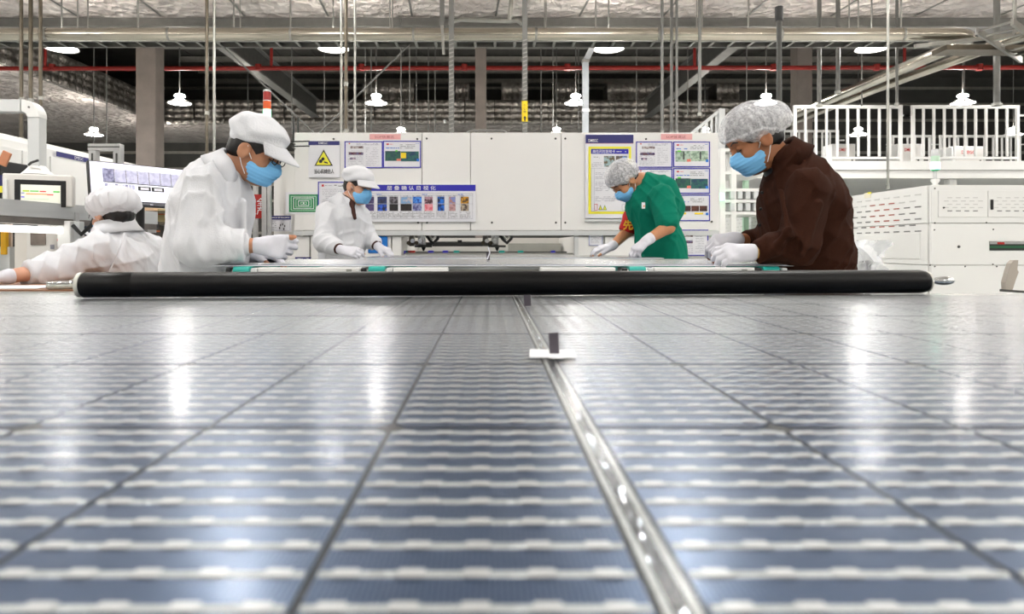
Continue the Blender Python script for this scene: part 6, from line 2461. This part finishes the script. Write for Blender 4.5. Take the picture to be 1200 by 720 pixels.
sh_.plane(A3([0, 0, .75]), (0, 0, -1), .01)
sh_.fold = folds(.007, 55, 1.0)
sh_.build('shirt', TGREEN, pD.t, .007)
arm_ = Field()
a_, b_ = shR + (elR - shR) * .50, elR + (wrR - elR) * .10
arm_.cone(a_, b_, .074, .062, .01)
arm_.plane(b_ + unit(elR - shR) * .0, elR - shR, .006)
arm_.plane(a_, shR - elR, .006)
arm_.fold = folds(.004, 8, 1.0)
ab = arm_.build('armband', REDCL, pD.t, .006)
lettering('armband_lettering', '先', mat('armband_yellow', (.95, .72, .15), .6), ab, Vector(px(736, 264, 4.765)), height=.07, bold=.03, R=rotz(math.radians(-10)))
q = px(754, 241, 4.50)
lg = MB().box(q, (.022, .004, .04), rotz(math.radians(-12))).build('chest_badge', PAPER, pD.t)
MB().box(q + A3([.003, -.003, -.004]), (.010, .002, .010), rotz(math.radians(-12))).build('badge_mark', mat('badge_orange', (.92, .55, .15), .5), lg)

# ---------------------------------------------------------------- seated worker, seen from behind
d2 = 3.38
pE = Person('seated worker in white seen from behind in a round cap, arm stretched over the bench', (px(142, 0, d2)[0], d2, 0), (-.80, .42), SKC, 1.0)
neckE = px(137, 274, d2)
pE.head(px(132, 252, d2), 14, yaw=0, neck=neckE)
chest = px(138, 305, d2 - .01)
pelE = A3([px(150, 0, d2)[0], d2 + .09, .58])
b = pE.b
b.cone(neckE - A3([0, 0, .03]), chest, .06, .10, .04, lat=pE.L, f=1.3)
b.cone(chest, pelE, .10, .11, .06, lat=pE.L, f=1.3)
shL, elL, wrL = px(112, 294, 3.20), px(58, 317, 3.02), px(8, 324.5, 2.88)
shR, elR, wrR = chest - pE.L * .17 + A3([0, 0, .05]), chest - pE.L * .24 + pE.F * .16 - A3([0, 0, .15]), chest - pE.L * .12 + pE.F * .40 - A3([0, 0, .15])
wrR[2] = elR[2] = max(ZB + .07, wrR[2])
pE.arm(shL, elL, wrL, (.047, .040, .039, .028))
pE.arm(shR, elR, wrR, (.047, .040, .039, .028))
gl_, gr = Field(), Field()
hand(b, gl_, wrL, (-1, -.15, -.12), (-.1, -.2, 1), False, [(.2, .3, .2)] * 4, (.85, .4, .1), 1.0)
hand(b, gr, wrR, (-.8, .2, -.1), (-.1, 0, 1), True, [(.2, .3, .2)] * 4, (.85, .4, .1), 1.0)
gl_.cone(wrL + unit(elL - wrL) * .01, wrL, .033, .031, .012)
gr.cone(wrR + unit(elR - wrR) * .03, wrR, .033, .031, .012)
kn = [pelE + pE.F * .40 + pE.L * .10, pelE + pE.F * .40 - pE.L * .10]
legs(pE, pelE, [(kn[0][0] - pE.F[0] * .02, kn[0][1], 0), (kn[1][0] - pE.F[0] * .02, kn[1][1], 0)], DARKCL, knees=kn)
pE.finish(.0065)
gl_.build('glove', GLOVE, pE.t, .0045)
gr.build('glove', GLOVE, pE.t, .0045)
pE.face_details()
pE.mask()
pE.hair(low=-.10)
for sg in (-1, 1):
    MB().tube([pE.h(-.005, sg * .084, .012), pE.h(.06, sg * .078, .012), pE.h(.105, sg * .055, .010)], .002, 6).build('glasses_arm', BLACK, pE.t)
f = Field()
f.ell(pE.h(-.02, 0, .060), A3([.126, .114, .070]), pE.HR)
f.ell(pE.h(-.03, 0, .030), A3([.120, .106, .060]), pE.HR, .02)
f.plane(pE.h(0, 0, -.004), -pE.hu, .01)
f.fold = folds(.006, 71, 1.8)
cp = f.build('cap', CAPW, pE.t, .005)
f = Field()
f.ell(pE.h(-.016, 0, .012), A3([.112, .096, .05]), pE.HR)
f.plane(pE.h(0, 0, -.016), -pE.hu, .004)
f.plane(pE.h(0, 0, .016), pE.hu, .004)
f.fold = folds(.002, 72, 2.0)
f.build('cap_band', CAPW, cp, .005)
coat = Field()
coat.cone(px(137, 279, d2), chest, .080, .140, .05, lat=pE.L, f=1.45)
coat.cone(chest, A3([pelE[0], pelE[1], .60]), .140, .155, .06, lat=pE.L, f=1.30)
coat.cone(shL, elL, .076, .066, .05)
coat.cone(elL, elL + (wrL - elL) * .50, .062, .052, .04)
coat.cone(shR, elR, .074, .066, .05)
coat.cone(elR, elR + (wrR - elR) * .75, .064, .048, .04)
coat.plane(elL + (wrL - elL) * .56, wrL - elL, .008)
coat.plane(A3([0, 0, .50]), (0, 0, -1), .01)
coat.fold = folds(.008, 77, 1.0)
coat.build('coat', COATW, pE.t, .0065)
collar_strip(pE, 'collar', COATW, px(136, 270, d2), unit(px(134, 255, d2) - px(138, 280, d2)), .070, .078, .05, .045, 30, 330, lift=.03, fwd=pE.F, dip=.03)
# seam down the back of the coat
MB().tube([px(146, 273, d2 - .10), px(142, 285, d2 - .165), px(137, 300, d2 - .185), px(127, 321, d2 - .19)], .004, 6).build('back_seam', COATW, pE.t)
# stool
t = thing('stool', 'round stool under the seated worker at the bench', 'stool', (pelE[0], pelE[1], 0))
MB().lathe([(0, .42), (.16, .42), (.17, .435), (.17, .455), (.15, .465), (0, .465)], (pelE[0], pelE[1], 0), 24).build('seat', BLACK, t)
MB().tube([(pelE[0], pelE[1], .06), (pelE[0], pelE[1], .42)], .025, 12).build('column', CHROME, t)
for k in range(5):
    a = k * 2 * math.pi / 5
    MB().tube([(pelE[0], pelE[1], .07), (pelE[0] + .22 * math.cos(a), pelE[1] + .22 * math.sin(a), .03)], .016, 8).build('leg', BLACK, t)
    MB().lathe([(.02, 0), (.024, .015), (.02, .03)], (pelE[0] + .22 * math.cos(a), pelE[1] + .22 * math.sin(a), 0), 12).build('caster', BLACK, t)
